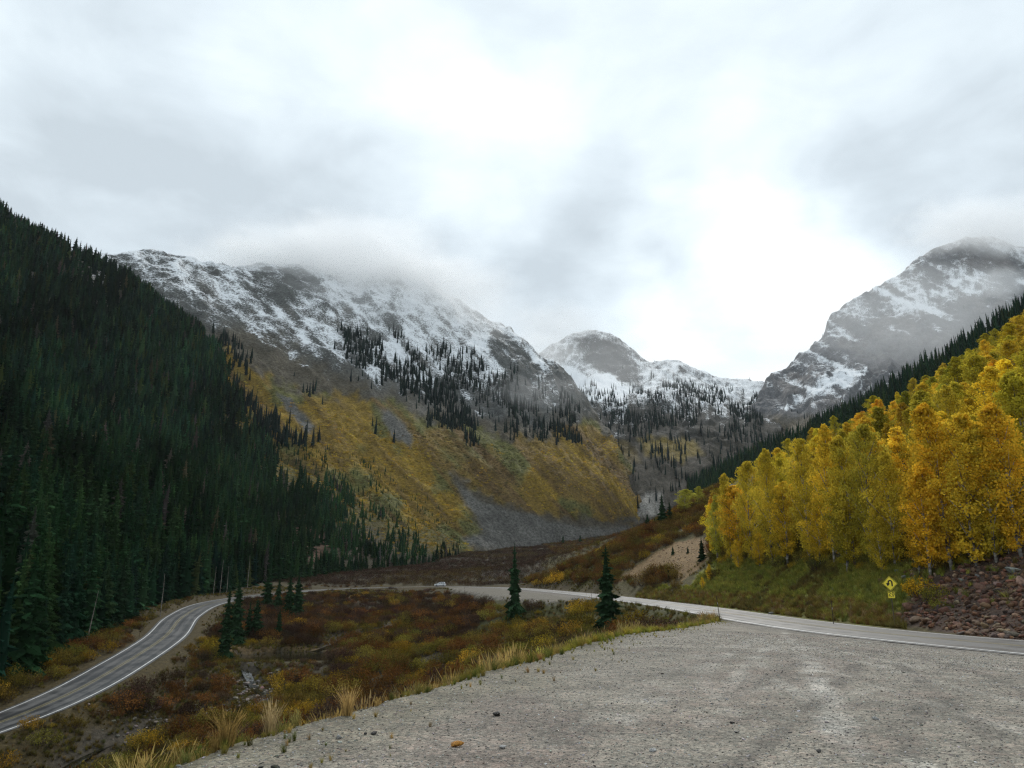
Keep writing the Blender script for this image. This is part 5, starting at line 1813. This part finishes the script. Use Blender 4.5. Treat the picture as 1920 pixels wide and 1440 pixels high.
ST = [(855, 1389, 9.3, .085, (.52, .24, .05), 'orange brown stone lying alone on the gravel'), (931, 1338, 11.6, .075, (.06, .055, .05), 'dark stone on the gravel right of the middle tufts'),
      (516, 1427, 8.1, .06, (.05, .05, .045), 'dark round stone at the bottom edge of the gravel'), (702, 1370, 10.1, .05, (.07, .065, .06), 'dark flat stone, right one of two small ones below the straw tuft'),
      (686, 1371, 10.1, .035, (.05, .05, .05), 'dark little stone, left one of two below the straw tuft'), (491, 1424, 8.2, .03, (.06, .06, .055), 'tiny dark stone just left of the dark round one'),
      (1372, 1350, 11.0, .05, (.07, .065, .06), 'dark flat stone on the gravel right of the middle'), (1535, 1402, 9.0, .045, (.08, .075, .07), 'dark chip near the bottom right of the gravel'),
      (943, 1391, 9.2, .05, (.45, .44, .42), 'pale stone right of the orange brown one'), (635, 1378, 9.8, .06, (.45, .44, .42), 'pale long stone on the gravel below the straw tuft'),
      (1225, 1398, 9.1, .05, (.45, .44, .42), 'pale chip at the bottom of the gravel right of the middle'), (1640, 1342, 11.3, .06, (.42, .41, .39), 'pale flat stone on the right of the gravel'),
      (475, 1440, 7.8, .05, (.05, .05, .05), 'dark stone at the very bottom edge left of the middle'), (1242, 1268, 17.5, .05, (.12, .10, .09), 'small brown stone in the middle distance of the gravel')]
for k_, (px_, py_, Y_, s_, tn, lb) in enumerate(ST):
    x, y, z = P(px_, py_, Y_)
    z = float(zground(x, y)[0])
    plant('stone', 'rock', k_, (x, y, z + s_ * .3), (s_ * 1.25, s_, s_ * .85), tn, lb, 'stone', None, k_ * 1.9)

# rubble slope on the right
REDS = [(.16, .078, .046), (.115, .06, .038), (.18, .11, .068), (.095, .07, .054), (.24, .165, .105)]
n = 52000
x_ = rg.uniform(24, 75, n)
y_ = rg.uniform(12, 95, n)
z_ = zground(x_, y_)
px, py = proj(x_, y_, z_)
dr_, _ = road_near(x_, y_)
jn = fbm(x_ / 2.5, y_ / 2.5, 3, 160)
d = sstep(5, -5, pdist(px, py, TALUS) + 8 * jn)
d = np.maximum(d, .5 * soft(px, py, [(1640, 1090), (1690, 1050), (1760, 1070), (1740, 1100), (1700, 1110)], 6))
d = np.maximum(d, .25 * soft(px, py, [(1430, 1130), (1530, 1120), (1540, 1148), (1440, 1148)], 5))
m = (rg.random(n) < d) & (dr_ > 5.0) & (px > 1400) & (px < 2300)
x_, y_, z_, px, py = x_[m], y_[m], z_[m], px[m], py[m]
s = .07 + .26 * rg.random(len(x_)) ** 2.4
s *= np.where(rg.random(len(x_)) < .05, 1.8, 1)
t = tints(len(x_), REDS, [3, 3, 2, 2, 1], rg, .22)


def rz_(a, b):
    return (('just right of the sign foot' if a < 1740 else 'below the young aspens' if a < 1830 else 'near the right picture edge')
            + (', along the road' if b > np.interp(a, [1680, 1920], [1145, 1175]) else ', high on the slope' if b < np.interp(a, [1680, 1920], [1110, 1070]) else ', halfway up the slope'))


rank = np.argsort(-(s / y_) * ((px < 1915) & (py < 1230)))
for i in rank[:220]:
    plant('rock', 'rock', int(rg.integers(0, 7)), (x_[i], y_[i], z_[i] + s[i] * .25), s[i] * 1.15, t[i], 'red brown rubble rock ' + rz_(px[i], py[i]), 'rock', 'rubble rocks ' + rz_(px[i], py[i]), rg.random() * 6.28, (rg.normal() * .35, rg.normal() * .35))
i = rank[220:]
spread('rubble', 'rock', np.stack([x_, y_, z_ + s * .2], 1)[i], s[i], t[i], 'red brown rubble covering the cut bank right of the sign', 'rubble', rg, .5)
for k_, (px_, py_, Y_, s_, tn, lb) in enumerate(((1893, 1031, 58, .55, (.22, .23, .20), 'large pale grey boulder above the rubble near the right edge'), (1862, 1052, 57, .4, (.20, .13, .11), 'reddish boulder left below the large pale one'),
                                                 (1682, 1072, 72, .45, (.15, .17, .15), 'grey boulder among the trees left above the sign'), (1694, 1085, 70, .4, (.16, .17, .16), 'long grey boulder above the sign'),
                                                 (1660, 1062, 76, .4, (.13, .14, .13), 'grey boulder leftmost of the ones behind the sign'), (1800, 1066, 62, .35, (.20, .21, .18), 'pale rock at the top of the rubble'),
                                                 (1830, 1060, 61, .3, (.18, .18, .17), 'grey rock at the top of the rubble right of the pale one'), (1441, 1086, 86, .35, (.24, .23, .21), 'pale flat rock on the grass bank'),
                                                 (1560, 1076, 80, .3, (.24, .23, .22), 'pale rock high on the grass bank'))):
    x, y, z = P(px_, py_, Y_)
    z = float(zground(x, y)[0])
    plant('boulder', 'rock', k_ + 1, (x, y, z + s_ * .25), (s_ * 1.3, s_, s_), tn, lb, 'boulder', None, k_ * 1.3, (.2, .15))

# ------------------------------------------------------------------ stream
m, nt = newmat('stream_water')
pos = nd(nt, 'ShaderNodeNewGeometry').outputs['Position']
nb = noise(nt, pos, 2.2, 4, .6)
finish(m, nt, pbsdf(nt, (.012, .012, .008), .10, bump(nt, nb, .12, .05), .3))
L_ = crom(STREAM, np.linspace(0, len(STREAM) - 1, 160))
tg = np.gradient(L_, axis=0)
tg /= np.linalg.norm(tg, axis=1)[:, None]
wz = zground(L_[:, 0], L_[:, 1])
wz = np.minimum.accumulate(wz)
wz = np.convolve(np.pad(wz, 4, 'edge'), np.ones(9) / 9, 'valid') + .22
wd = np.interp(np.arange(160), [0, 30, 38, 60, 72, 90, 160], [.8, .9, 1.2, .7, .5, .9, 1.2])
vv = np.concatenate([np.stack([L_[:, 0] + s_ * tg[:, 1] * wd, L_[:, 1] - s_ * tg[:, 0] * wd, wz], 1) for s_ in (-1, 1)])
ff = np.array([(i, i + 160, i + 161, i + 1) for i in range(159)])
pa = np.linspace(0, 2 * math.pi, 49)[:-1]
pr = 1.22 + .03 * np.sin(3 * pa + 1)
pv = np.stack([-42 + 9.5 * pr * np.cos(pa), 149 + 9 * pr * np.sin(pa), np.full(48, -14.85)], 1)
obj('pond', mesh('pond', pv, [tuple(range(48))], [m]), kind='structure', label='small dark pond in the bowl beside the lower road')
obj('stream', mesh('stream', vv, ff, [m], True), kind='structure', label='dark narrow stream winding through the bowl')
k_ = 0
n = 420
u = rg.uniform(62, 120, n)
off = rg.normal(size=n) * 2.3
ix = u.astype(int)
x_ = L_[ix, 0] + tg[ix, 1] * off
y_ = L_[ix, 1] - tg[ix, 0] * off
z_ = np.maximum(zground(x_, y_), wz[ix] - .15)
s = .16 + .34 * rg.random(n) ** 1.8
t = tints(n, [(.28, .24, .20), (.20, .17, .15), (.22, .15, .12), (.13, .12, .10)], [3, 3, 1, 2], rg)
px, py = proj(x_, y_, z_)


def sz_(a):
    return 'at the left end of the stony stream bed' if a < 300 else 'in the middle of the stony stream bed' if a < 400 else 'at the upper end of the stony stream bed'


rank = np.argsort(-s / y_ * (px > 0))
for i in rank[:170]:
    plant('stream_rock', 'rock', int(rg.integers(0, 7)), (x_[i], y_[i], z_[i] + s[i] * .2), s[i], t[i], ('large ' if s[i] > .36 else 'small ') + 'pale washed rock ' + sz_(px[i]), 'rock', 'stream rocks ' + sz_(px[i]), rg.random() * 6.28)
i = rank[170:]
spread('stream_pebbles', 'pebble', np.stack([x_, y_, z_ + .05], 1)[i], s[i], t[i], 'small washed stones in the stream bed', 'stones', rg, .4)

# stones of the bare scar and the scree fan
n = 14000
x_ = rg.uniform(20, 60, n)
y_ = rg.uniform(125, 250, n)
z_ = zground(x_, y_)
px, py = proj(x_, y_, z_)
m = (rg.random(n) < .5 * sstep(3, -3, pdist(px, py, SCAR)))
x_, y_, z_ = x_[m], y_[m], z_[m]
s = .08 + .36 * rg.random(len(x_)) ** 3
spread('scar_stones', 'pebble', np.stack([x_, y_, z_], 1), s, tints(len(x_), [(.26, .17, .10), (.17, .10, .06), (.34, .25, .17)], [3, 2, 2], rg), 'stones strewn over the bare tan scar', 'stones', rg, .5)
p, px, py = LB.sample(60000, rg)
m = (rg.random(len(p)) < .6 * sstep(4, -4, pdist(px, py, SCREE)))
p = p[m]
s = .25 + .9 * rg.random(len(p)) ** 3
spread('scree_blocks', 'pebble', p, s, tints(len(p), [(.13, .12, .105), (.09, .085, .075), (.19, .18, .16)], [3, 2, 1], rg), 'grey blocks of the scree fan below the golden slope', 'scree', rg, .5)
# ------------------------------------------------------------------ road sign, snow poles, car
M_STEEL = plain('galvanised_steel', (.10, .075, .055), .55, .4, .3)
M_SIGNY = plain('sign_yellow', (.88, .70, .05), .4, .4, 0, .05, 3)
M_BLACK = plain('sign_black', (.012, .012, .012), .5, .3)
M_BACK = plain('sign_back', (.35, .35, .36), .5, .4, .5)


def gz1(x, y):
    return float(zground(x, y)[0])


def bx(x0, x1, y0, y1, z0, z1):
    v = np.array([(x0, y0, z0), (x1, y0, z0), (x1, y1, z0), (x0, y1, z0), (x0, y0, z1), (x1, y0, z1), (x1, y1, z1), (x0, y1, z1)], float)
    return v, [(3, 2, 1, 0), (4, 5, 6, 7), (0, 1, 5, 4), (1, 2, 6, 5), (2, 3, 7, 6), (3, 0, 4, 7)]


def poly_plate(name, pts, y0, y1, mat, parent):
    """flat plate from an outline in x,z between two depths"""
    n = len(pts)
    v = [(p[0], y0, p[1]) for p in pts] + [(p[0], y1, p[1]) for p in pts]
    f = [tuple(range(n)), tuple(range(2 * n - 1, n - 1, -1))] + [(i, i + n, (i + 1) % n + n, (i + 1) % n) for i in range(n)]
    return obj(name, mesh(name, np.array(v), f, [mat]), parent)


def stroke(name, lines, w, y, mat, parent, extra=()):
    """flat print: thick lines in x,z just in front of a panel"""
    v, f = [], []
    for ln in lines:
        ln = np.array(ln, float)
        tg = np.gradient(ln, axis=0)
        tg /= np.linalg.norm(tg, axis=1)[:, None] + 1e-9
        nn = np.stack([-tg[:, 1], tg[:, 0]], 1) * w / 2
        b = len(v)
        for q, o_ in zip(ln, nn):
            v += [(q[0] + o_[0], y, q[1] + o_[1]), (q[0] - o_[0], y, q[1] - o_[1])]
        f += [(b + 2 * i, b + 2 * i + 1, b + 2 * i + 3, b + 2 * i + 2) for i in range(len(ln) - 1)]
    for tri in extra:
        b = len(v)
        v += [(q[0], y, q[1]) for q in tri]
        f.append(tuple(range(b, b + len(tri))))
    return obj(name, mesh(name, np.array(v), f, [mat]), parent)


def rdiamond(h, r, k=4):
    out = []
    for a0 in (0, 90, 180, 270):
        c = (h - r * 1.414)
        cx, cz = c * math.cos(R(a0)), c * math.sin(R(a0))
        for i in range(k + 1):
            a = R(a0 - 45 + 90 * i / k)
            out.append((cx + r * math.cos(a), cz + r * math.sin(a)))
    return out


sx, sy, sz = P(1668.5, 1094, 60)
g0 = gz1(sx, sy)
sg = bpy.data.objects.new('road_sign', None)
sg.empty_display_size = .3
COL.objects.link(sg)
sg.location = (sx, sy, g0)
sg.rotation_euler = (0, 0, R(-12))
tag(sg, 'yellow diamond hairpin bend warning sign with 20 mph plate on a thin post', 'sign')
zc = sz - g0
pb = MB()
tube(pb, [(0, .05, -.4), (0, .05, 1.0), (0, .05, zc + .45)], [.034, .034, .034], 8)
obj('post', pb.mesh('sign_post', M_STEEL), sg)
pn = poly_plate('diamond_panel', rdiamond(.56, .05), 0.0, .008, M_SIGNY, sg)
pn.location = (0, 0, zc)
stroke('border', [rdiamond(.515, .04) + [rdiamond(.515, .04)[0]]], .022, -.003, M_BLACK, pn)
arc = [(.13 * math.cos(a) + .02, .13 * math.sin(a) + .09) for a in np.linspace(0, math.pi * .93, 14)]
stroke('arrow', [[(.15, -.21), (.15, -.05)] + arc + [(-.12, .03), (-.135, .0)]], .10, -.005, M_BLACK, pn, [[(-.28, .04), (.0, .0), (-.18, -.22)]])
pl = poly_plate('speed_panel', [(-.24, -.235), (.24, -.235), (.24, .235), (-.24, .235)], 0.0, .008, M_SIGNY, sg)
pl.location = (.01, 0, zc - .60 - .26)
two = [(-.165, .14), (-.14, .178), (-.10, .185), (-.06, .175), (-.045, .14), (-.05, .10), (-.10, .045), (-.165, -.03), (-.105, -.03), (-.035, -.03)]
zero = [(.10 + .062 * math.cos(a), .077 + .108 * math.sin(a)) for a in np.linspace(0, 2 * math.pi, 17)]
stroke('digits', [[(x * 1.12 - .01, z * 1.1 - .01) for x, z in two], [(x * 1.12 + .012, z * 1.1 - .01) for x, z in zero]], .046, -.004, M_BLACK, pl)
stroke('letters', [[(-.15, -.16), (-.15, -.09), (-.11, -.13), (-.07, -.09), (-.07, -.16)], [(-.02, -.16), (-.02, -.09)], [(-.02, -.093), (.025, -.095), (.03, -.11), (.025, -.125), (-.02, -.127)],
                   [(.075, -.16), (.075, -.09)], [(.145, -.16), (.145, -.09)], [(.075, -.125), (.145, -.125)]], .017, -.004, M_BLACK, pl)

M_POLE = plain('weathered_pole', (.055, .04, .03), .8)
M_REFL = plain('reflector', (.55, .54, .50), .3, .5)
pm = MB()
tube(pm, [(0, 0, -.3), (0, 0, 1.0), (0, 0, 2.1)], [.032, .03, .027], 8)
POLE = pm.mesh('snow_pole', M_POLE)
rm = MB()
tube(rm, [(0, -.034, 1.42), (0, -.034, 1.58)], [.016, .016], 6)
REFL = rm.mesh('pole_reflector', M_REFL)
for k_, (px_, yb, Y_, tl, lb) in enumerate(((1350, 1159, 66, -.09, 'leaning snow pole at the tip of the gravel where it meets the road'), (1561, 1152, 64, .01, 'thin snow pole on the far verge left of the sign'),
                                            (1109, 1122, 150, .0, 'thin snow pole beside the far road near the broad lone spruce'), (871, 1105, 235, .0, 'thin snow pole beside the far gravel right of the car'),
                                            (350, 1230, 130, .02, 'thin snow pole on the near shoulder of the lower road'), (259, 1209, 146, .02, 'thin snow pole on the forest side of the lower road'))):
    x, y, z = P(px_, yb, Y_)
    o = bpy.data.objects.new('snow_pole', None)
    o.empty_display_size = .2
    COL.objects.link(o)
    o.location = (x, y, gz1(x, y))
    o.rotation_euler = (0, tl, 0)
    tag(o, lb, 'pole', 'snow poles along the road')
    obj('rod', POLE, o)
    obj('reflector', REFL, o)

# white sport utility car on the far road
M_CARW = plain('white_car_paint', (.80, .81, .82), .22, .5, 0, .03, 2)
M_GLASS = plain('car_glass', (.015, .018, .02), .06, .6)
M_TYRE = plain('tyre_rubber', (.018, .018, .018), .8)
M_RIM = plain('wheel_rim', (.25, .25, .26), .35, .5, .8)
M_TRIM = plain('black_trim', (.02, .02, .021), .6)
M_TAIL = plain('tail_lamp', (.35, .015, .012), .25, .5)
M_HEAD = plain('head_lamp', (.75, .78, .80), .15, .6)


def extrude(prof, half, inset=None):
    """side outline (x, z) pulled across the car, with the edges drawn in a little"""
    n = len(prof)
    ins = .05
    cx = sum(p[0] for p in prof) / n
    cz = sum(p[1] for p in prof) / n
    rows = []
    for yy, k in ((-half, 1), (-half + ins, 0), (half - ins, 0), (half, 1)):
        rows.append([(p[0] + (cx - p[0]) * .02 * k, yy * (inset[i] if inset else 1), p[1] + (cz - p[1]) * .05 * k) for i, p in enumerate(prof)])
    v = [q for r_ in rows for q in r_]
    f = [tuple(range(n - 1, -1, -1)), tuple(range(3 * n, 4 * n))]
    for j_ in range(3):
        f += [(j_ * n + i, j_ * n + (i + 1) % n, (j_ + 1) * n + (i + 1) % n, (j_ + 1) * n + i) for i in range(n)]
    return np.array(v), f


car = bpy.data.objects.new('car', None)
car.empty_display_size = .5
COL.objects.link(car)
ck = int(np.argmin((RD[:, 0] - P(821, 1099, 311)[0]) ** 2 + (RD[:, 1] - 311) ** 2))
ct = RD[ck + 2] - RD[ck - 2]
cn = np.array([ct[1], -ct[0], 0]) / np.hypot(ct[0], ct[1])
car.location = RD[ck] + cn * 1.7 + np.array([0, 0, -.01])
car.rotation_euler = (0, 0, math.atan2(ct[1], ct[0]) + .12)
tag(car, 'white sport utility car driving on the far road bend', 'car')
lower = [(-2.3, .42), (-2.34, .70), (-2.28, 1.0), (-1.6, 1.06), (.75, 1.06), (1.65, .98), (2.2, .86), (2.33, .62), (2.28, .36), (1.9, .30), (-1.9, .30)]
v, f = extrude(lower, .93)
body = obj('body', mesh('car_body', v, f, [M_CARW]), car)
cab = [(-2.22, 1.0), (-1.95, 1.60), (-1.7, 1.68), (-.2, 1.70), (.25, 1.62), (1.15, 1.02)]
v, f = extrude(cab, .86, [1.03, .82, .80, .80, .82, 1.03])
obj('cabin', mesh('car_cabin', v, f, [M_CARW]), car)
for s_ in (-1, 1):
    for wn in ([(-1.98, 1.12), (-1.78, 1.50), (-1.18, 1.56), (-1.18, 1.12)], [(-1.10, 1.12), (-1.10, 1.56), (-.28, 1.57), (-.28, 1.12)], [(-.20, 1.12), (-.20, 1.57), (.18, 1.52), (.82, 1.12)]):
        yy = lambda z: s_ * (.885 - (z - 1.02) * .29 + .012)
        vv_ = [(q[0], yy(q[1]), q[1]) for q in wn] + [(q[0], yy(q[1]) - s_ * .03, q[1]) for q in wn]
        obj('side_window', mesh('side_window', np.array(vv_), [(0, 1, 2, 3), (7, 6, 5, 4), (0, 4, 5, 1), (1, 5, 6, 2), (2, 6, 7, 3), (3, 7, 4, 0)], [M_GLASS]), car)
    v, f = bx(-1.6, -.2, s_ * .60 - .02, s_ * .60 + .02, 1.72, 1.76)
    obj('roof_rail', mesh('roof_rail', v, f, [M_TRIM]), car)
    v, f = bx(.62, .80, s_ * 1.0 - .09, s_ * 1.0 + .09, 1.05, 1.18)
    obj('mirror', mesh('mirror', v, f, [M_CARW]), car)
    v, f = bx(2.02, 2.31, s_ * .72 - .17, s_ * .72 + .17, .70, .84)
    obj('headlight', mesh('headlight', v, f, [M_HEAD]), car)
    v, f = bx(-2.355, -2.2, s_ * .76 - .12, s_ * .76 + .12, .80, 1.03)
    obj('tail_light', mesh('tail_light', v, f, [M_TAIL]), car)
    v, f = bx(-1.0, .95, s_ * .93 - .03, s_ * .93 + .03, .27, .42)
    obj('sill', mesh('sill', v, f, [M_TRIM]), car)
    for wx in (-1.42, 1.42):
        w_ = MB()
        tube(w_, [(0, -.12, 0), (0, -.10, 0), (0, .10, 0), (0, .12, 0)], [.30, .36, .36, .30], 22)
        t_ = obj('wheel', w_.mesh('tyre', M_TYRE), car)
        t_.location = (wx, s_ * .83, .36)
        w_ = MB()
        tube(w_, [(0, s_ * .08, 0), (0, s_ * .125, 0)], [.22, .20], 16)
        obj('rim', w_.mesh('rim', M_RIM), t_)
for nm, q in (('windscreen', [(.30, 1.58, .66), (1.08, 1.09, .78)]), ('rear_window', [(-2.0, 1.54, .64), (-2.20, 1.10, .76)])):
    (xa, za, ya), (xb, zb, yb_) = q
    o_ = .022 if xa > 0 else -.03
    vv_ = [(xa + o_, -ya, za + .02), (xb + o_, -yb_, zb + .02), (xb + o_, yb_, zb + .02), (xa + o_, ya, za + .02)]
    vv_ += [(p_[0] - o_ * 2, p_[1], p_[2] - .03) for p_ in vv_]
    obj(nm, mesh(nm, np.array(vv_), [(0, 1, 2, 3), (7, 6, 5, 4), (0, 4, 5, 1), (1, 5, 6, 2), (2, 6, 7, 3), (3, 7, 4, 0)], [M_GLASS]), car)
v, f = bx(2.2, 2.345, -.5, .5, .46, .72)
obj('grille', mesh('grille', v, f, [M_TRIM]), car)
# ------------------------------------------------------------------ low cloud caught on the summits
import bmesh


def mistmat(name, dens, nsc, lo, hi):
    m, nt = newmat(name)
    oc = nd(nt, 'ShaderNodeTexCoord').outputs['Object']
    pos = nd(nt, 'ShaderNodeNewGeometry').outputs['Position']
    r_ = nd(nt, 'ShaderNodeVectorMath', {0: oc}, operation='LENGTH').outputs['Value']
    n = noise(nt, vmul(nt, pos, (1, 1, 1.6)), nsc, 4, .55, .3)
    d = mth(nt, 'ADD', mth(nt, 'MULTIPLY', mrange(nt, r_, 1.0, .0), .75), mth(nt, 'MULTIPLY', n, .8))
    d = mrange(nt, d, lo, hi)
    edge = mrange(nt, r_, 1.0, .75)
    d = mth(nt, 'MULTIPLY', mth(nt, 'MULTIPLY', d, edge), dens)
    m.cycles.volume_step_rate = .6
    return finish(m, nt, nd(nt, 'ShaderNodeVolumePrincipled', {'Color': (1.0, 1.0, 1.0, 1), 'Density': d, 'Anisotropy': .2}).outputs[0], True)


for k_, (px_, py_, Y_, rx, ry, rz, dn, lb) in enumerate((
        (620, 508, 1225, 320, 170, 122, .019, 'white cloud hiding the highest part of the snowy left mountain'),
        (800, 535, 1260, 210, 120, 78, .010, 'ragged cloud along the middle of the snowy ridge'),
        (450, 492, 1090, 150, 100, 42, .008, 'thin cloud edge over the left snowy ridge'),
        (850, 590, 1200, 190, 110, 95, .006, 'thin mist drifting off the right shoulder of the snowy mountain'),
        (1010, 660, 1500, 120, 110, 62, .006, 'mist in the notch left of the rounded summit'),
        (1050, 610, 1960, 190, 120, 90, .006, 'mist over the top of the rounded summit'),
        (1850, 430, 2040, 360, 150, 150, .008, 'cloud over the top of the cliff mountain'),
        (1880, 530, 1720, 130, 90, 52, .006, 'wisp of mist in front of the cliff mountain'),
        (660, 580, 1090, 340, 100, 115, .003, 'thin veil of mist before the upper snow slope'),
        (1720, 600, 1560, 440, 130, 220, .0026, 'thin veil of haze before the cliff mountain'),
        (1150, 680, 1480, 280, 130, 110, .0018, 'thin veil of haze before the rounded summit'),
        (1010, 735, 960, 110, 55, 36, .0022, 'low wisp of mist above the spruce bands'))):
    bm = bmesh.new()
    bmesh.ops.create_icosphere(bm, subdivisions=3, radius=1.0)
    me = bpy.data.meshes.new('mist')
    bm.to_mesh(me)
    bm.free()
    me.materials.append(mistmat('mist_%d' % k_, dn, .011 if rx > 150 else .017, .42, .95))
    o = obj('mist', me, label=lb, cat='cloud', kind='stuff')
    o.location = P(px_, py_, Y_)
    o.scale = (rx, ry, rz)
# ------------------------------------------------------------------ air
def box_mesh(name, a, b, mat):
    x0, y0, z0 = a
    x1, y1, z1 = b
    v = [(x0, y0, z0), (x1, y0, z0), (x1, y1, z0), (x0, y1, z0), (x0, y0, z1), (x1, y0, z1), (x1, y1, z1), (x0, y1, z1)]
    f = [(3, 2, 1, 0), (4, 5, 6, 7), (0, 1, 5, 4), (1, 2, 6, 5), (2, 3, 7, 6), (3, 0, 4, 7)]
    return mesh(name, np.array(v), f, [mat])


m_, nt_ = newmat('haze_air')
finish(m_, nt_, nd(nt_, 'ShaderNodeVolumePrincipled', {'Color': (.90, .95, 1.0, 1), 'Density': HAZE, 'Anisotropy': .1}).outputs[0], True)
obj('haze', box_mesh('haze', (-3400, -1400, -54), (3400, 4900, 1250), m_), kind='stuff', label='thin pale mountain haze filling the valley')
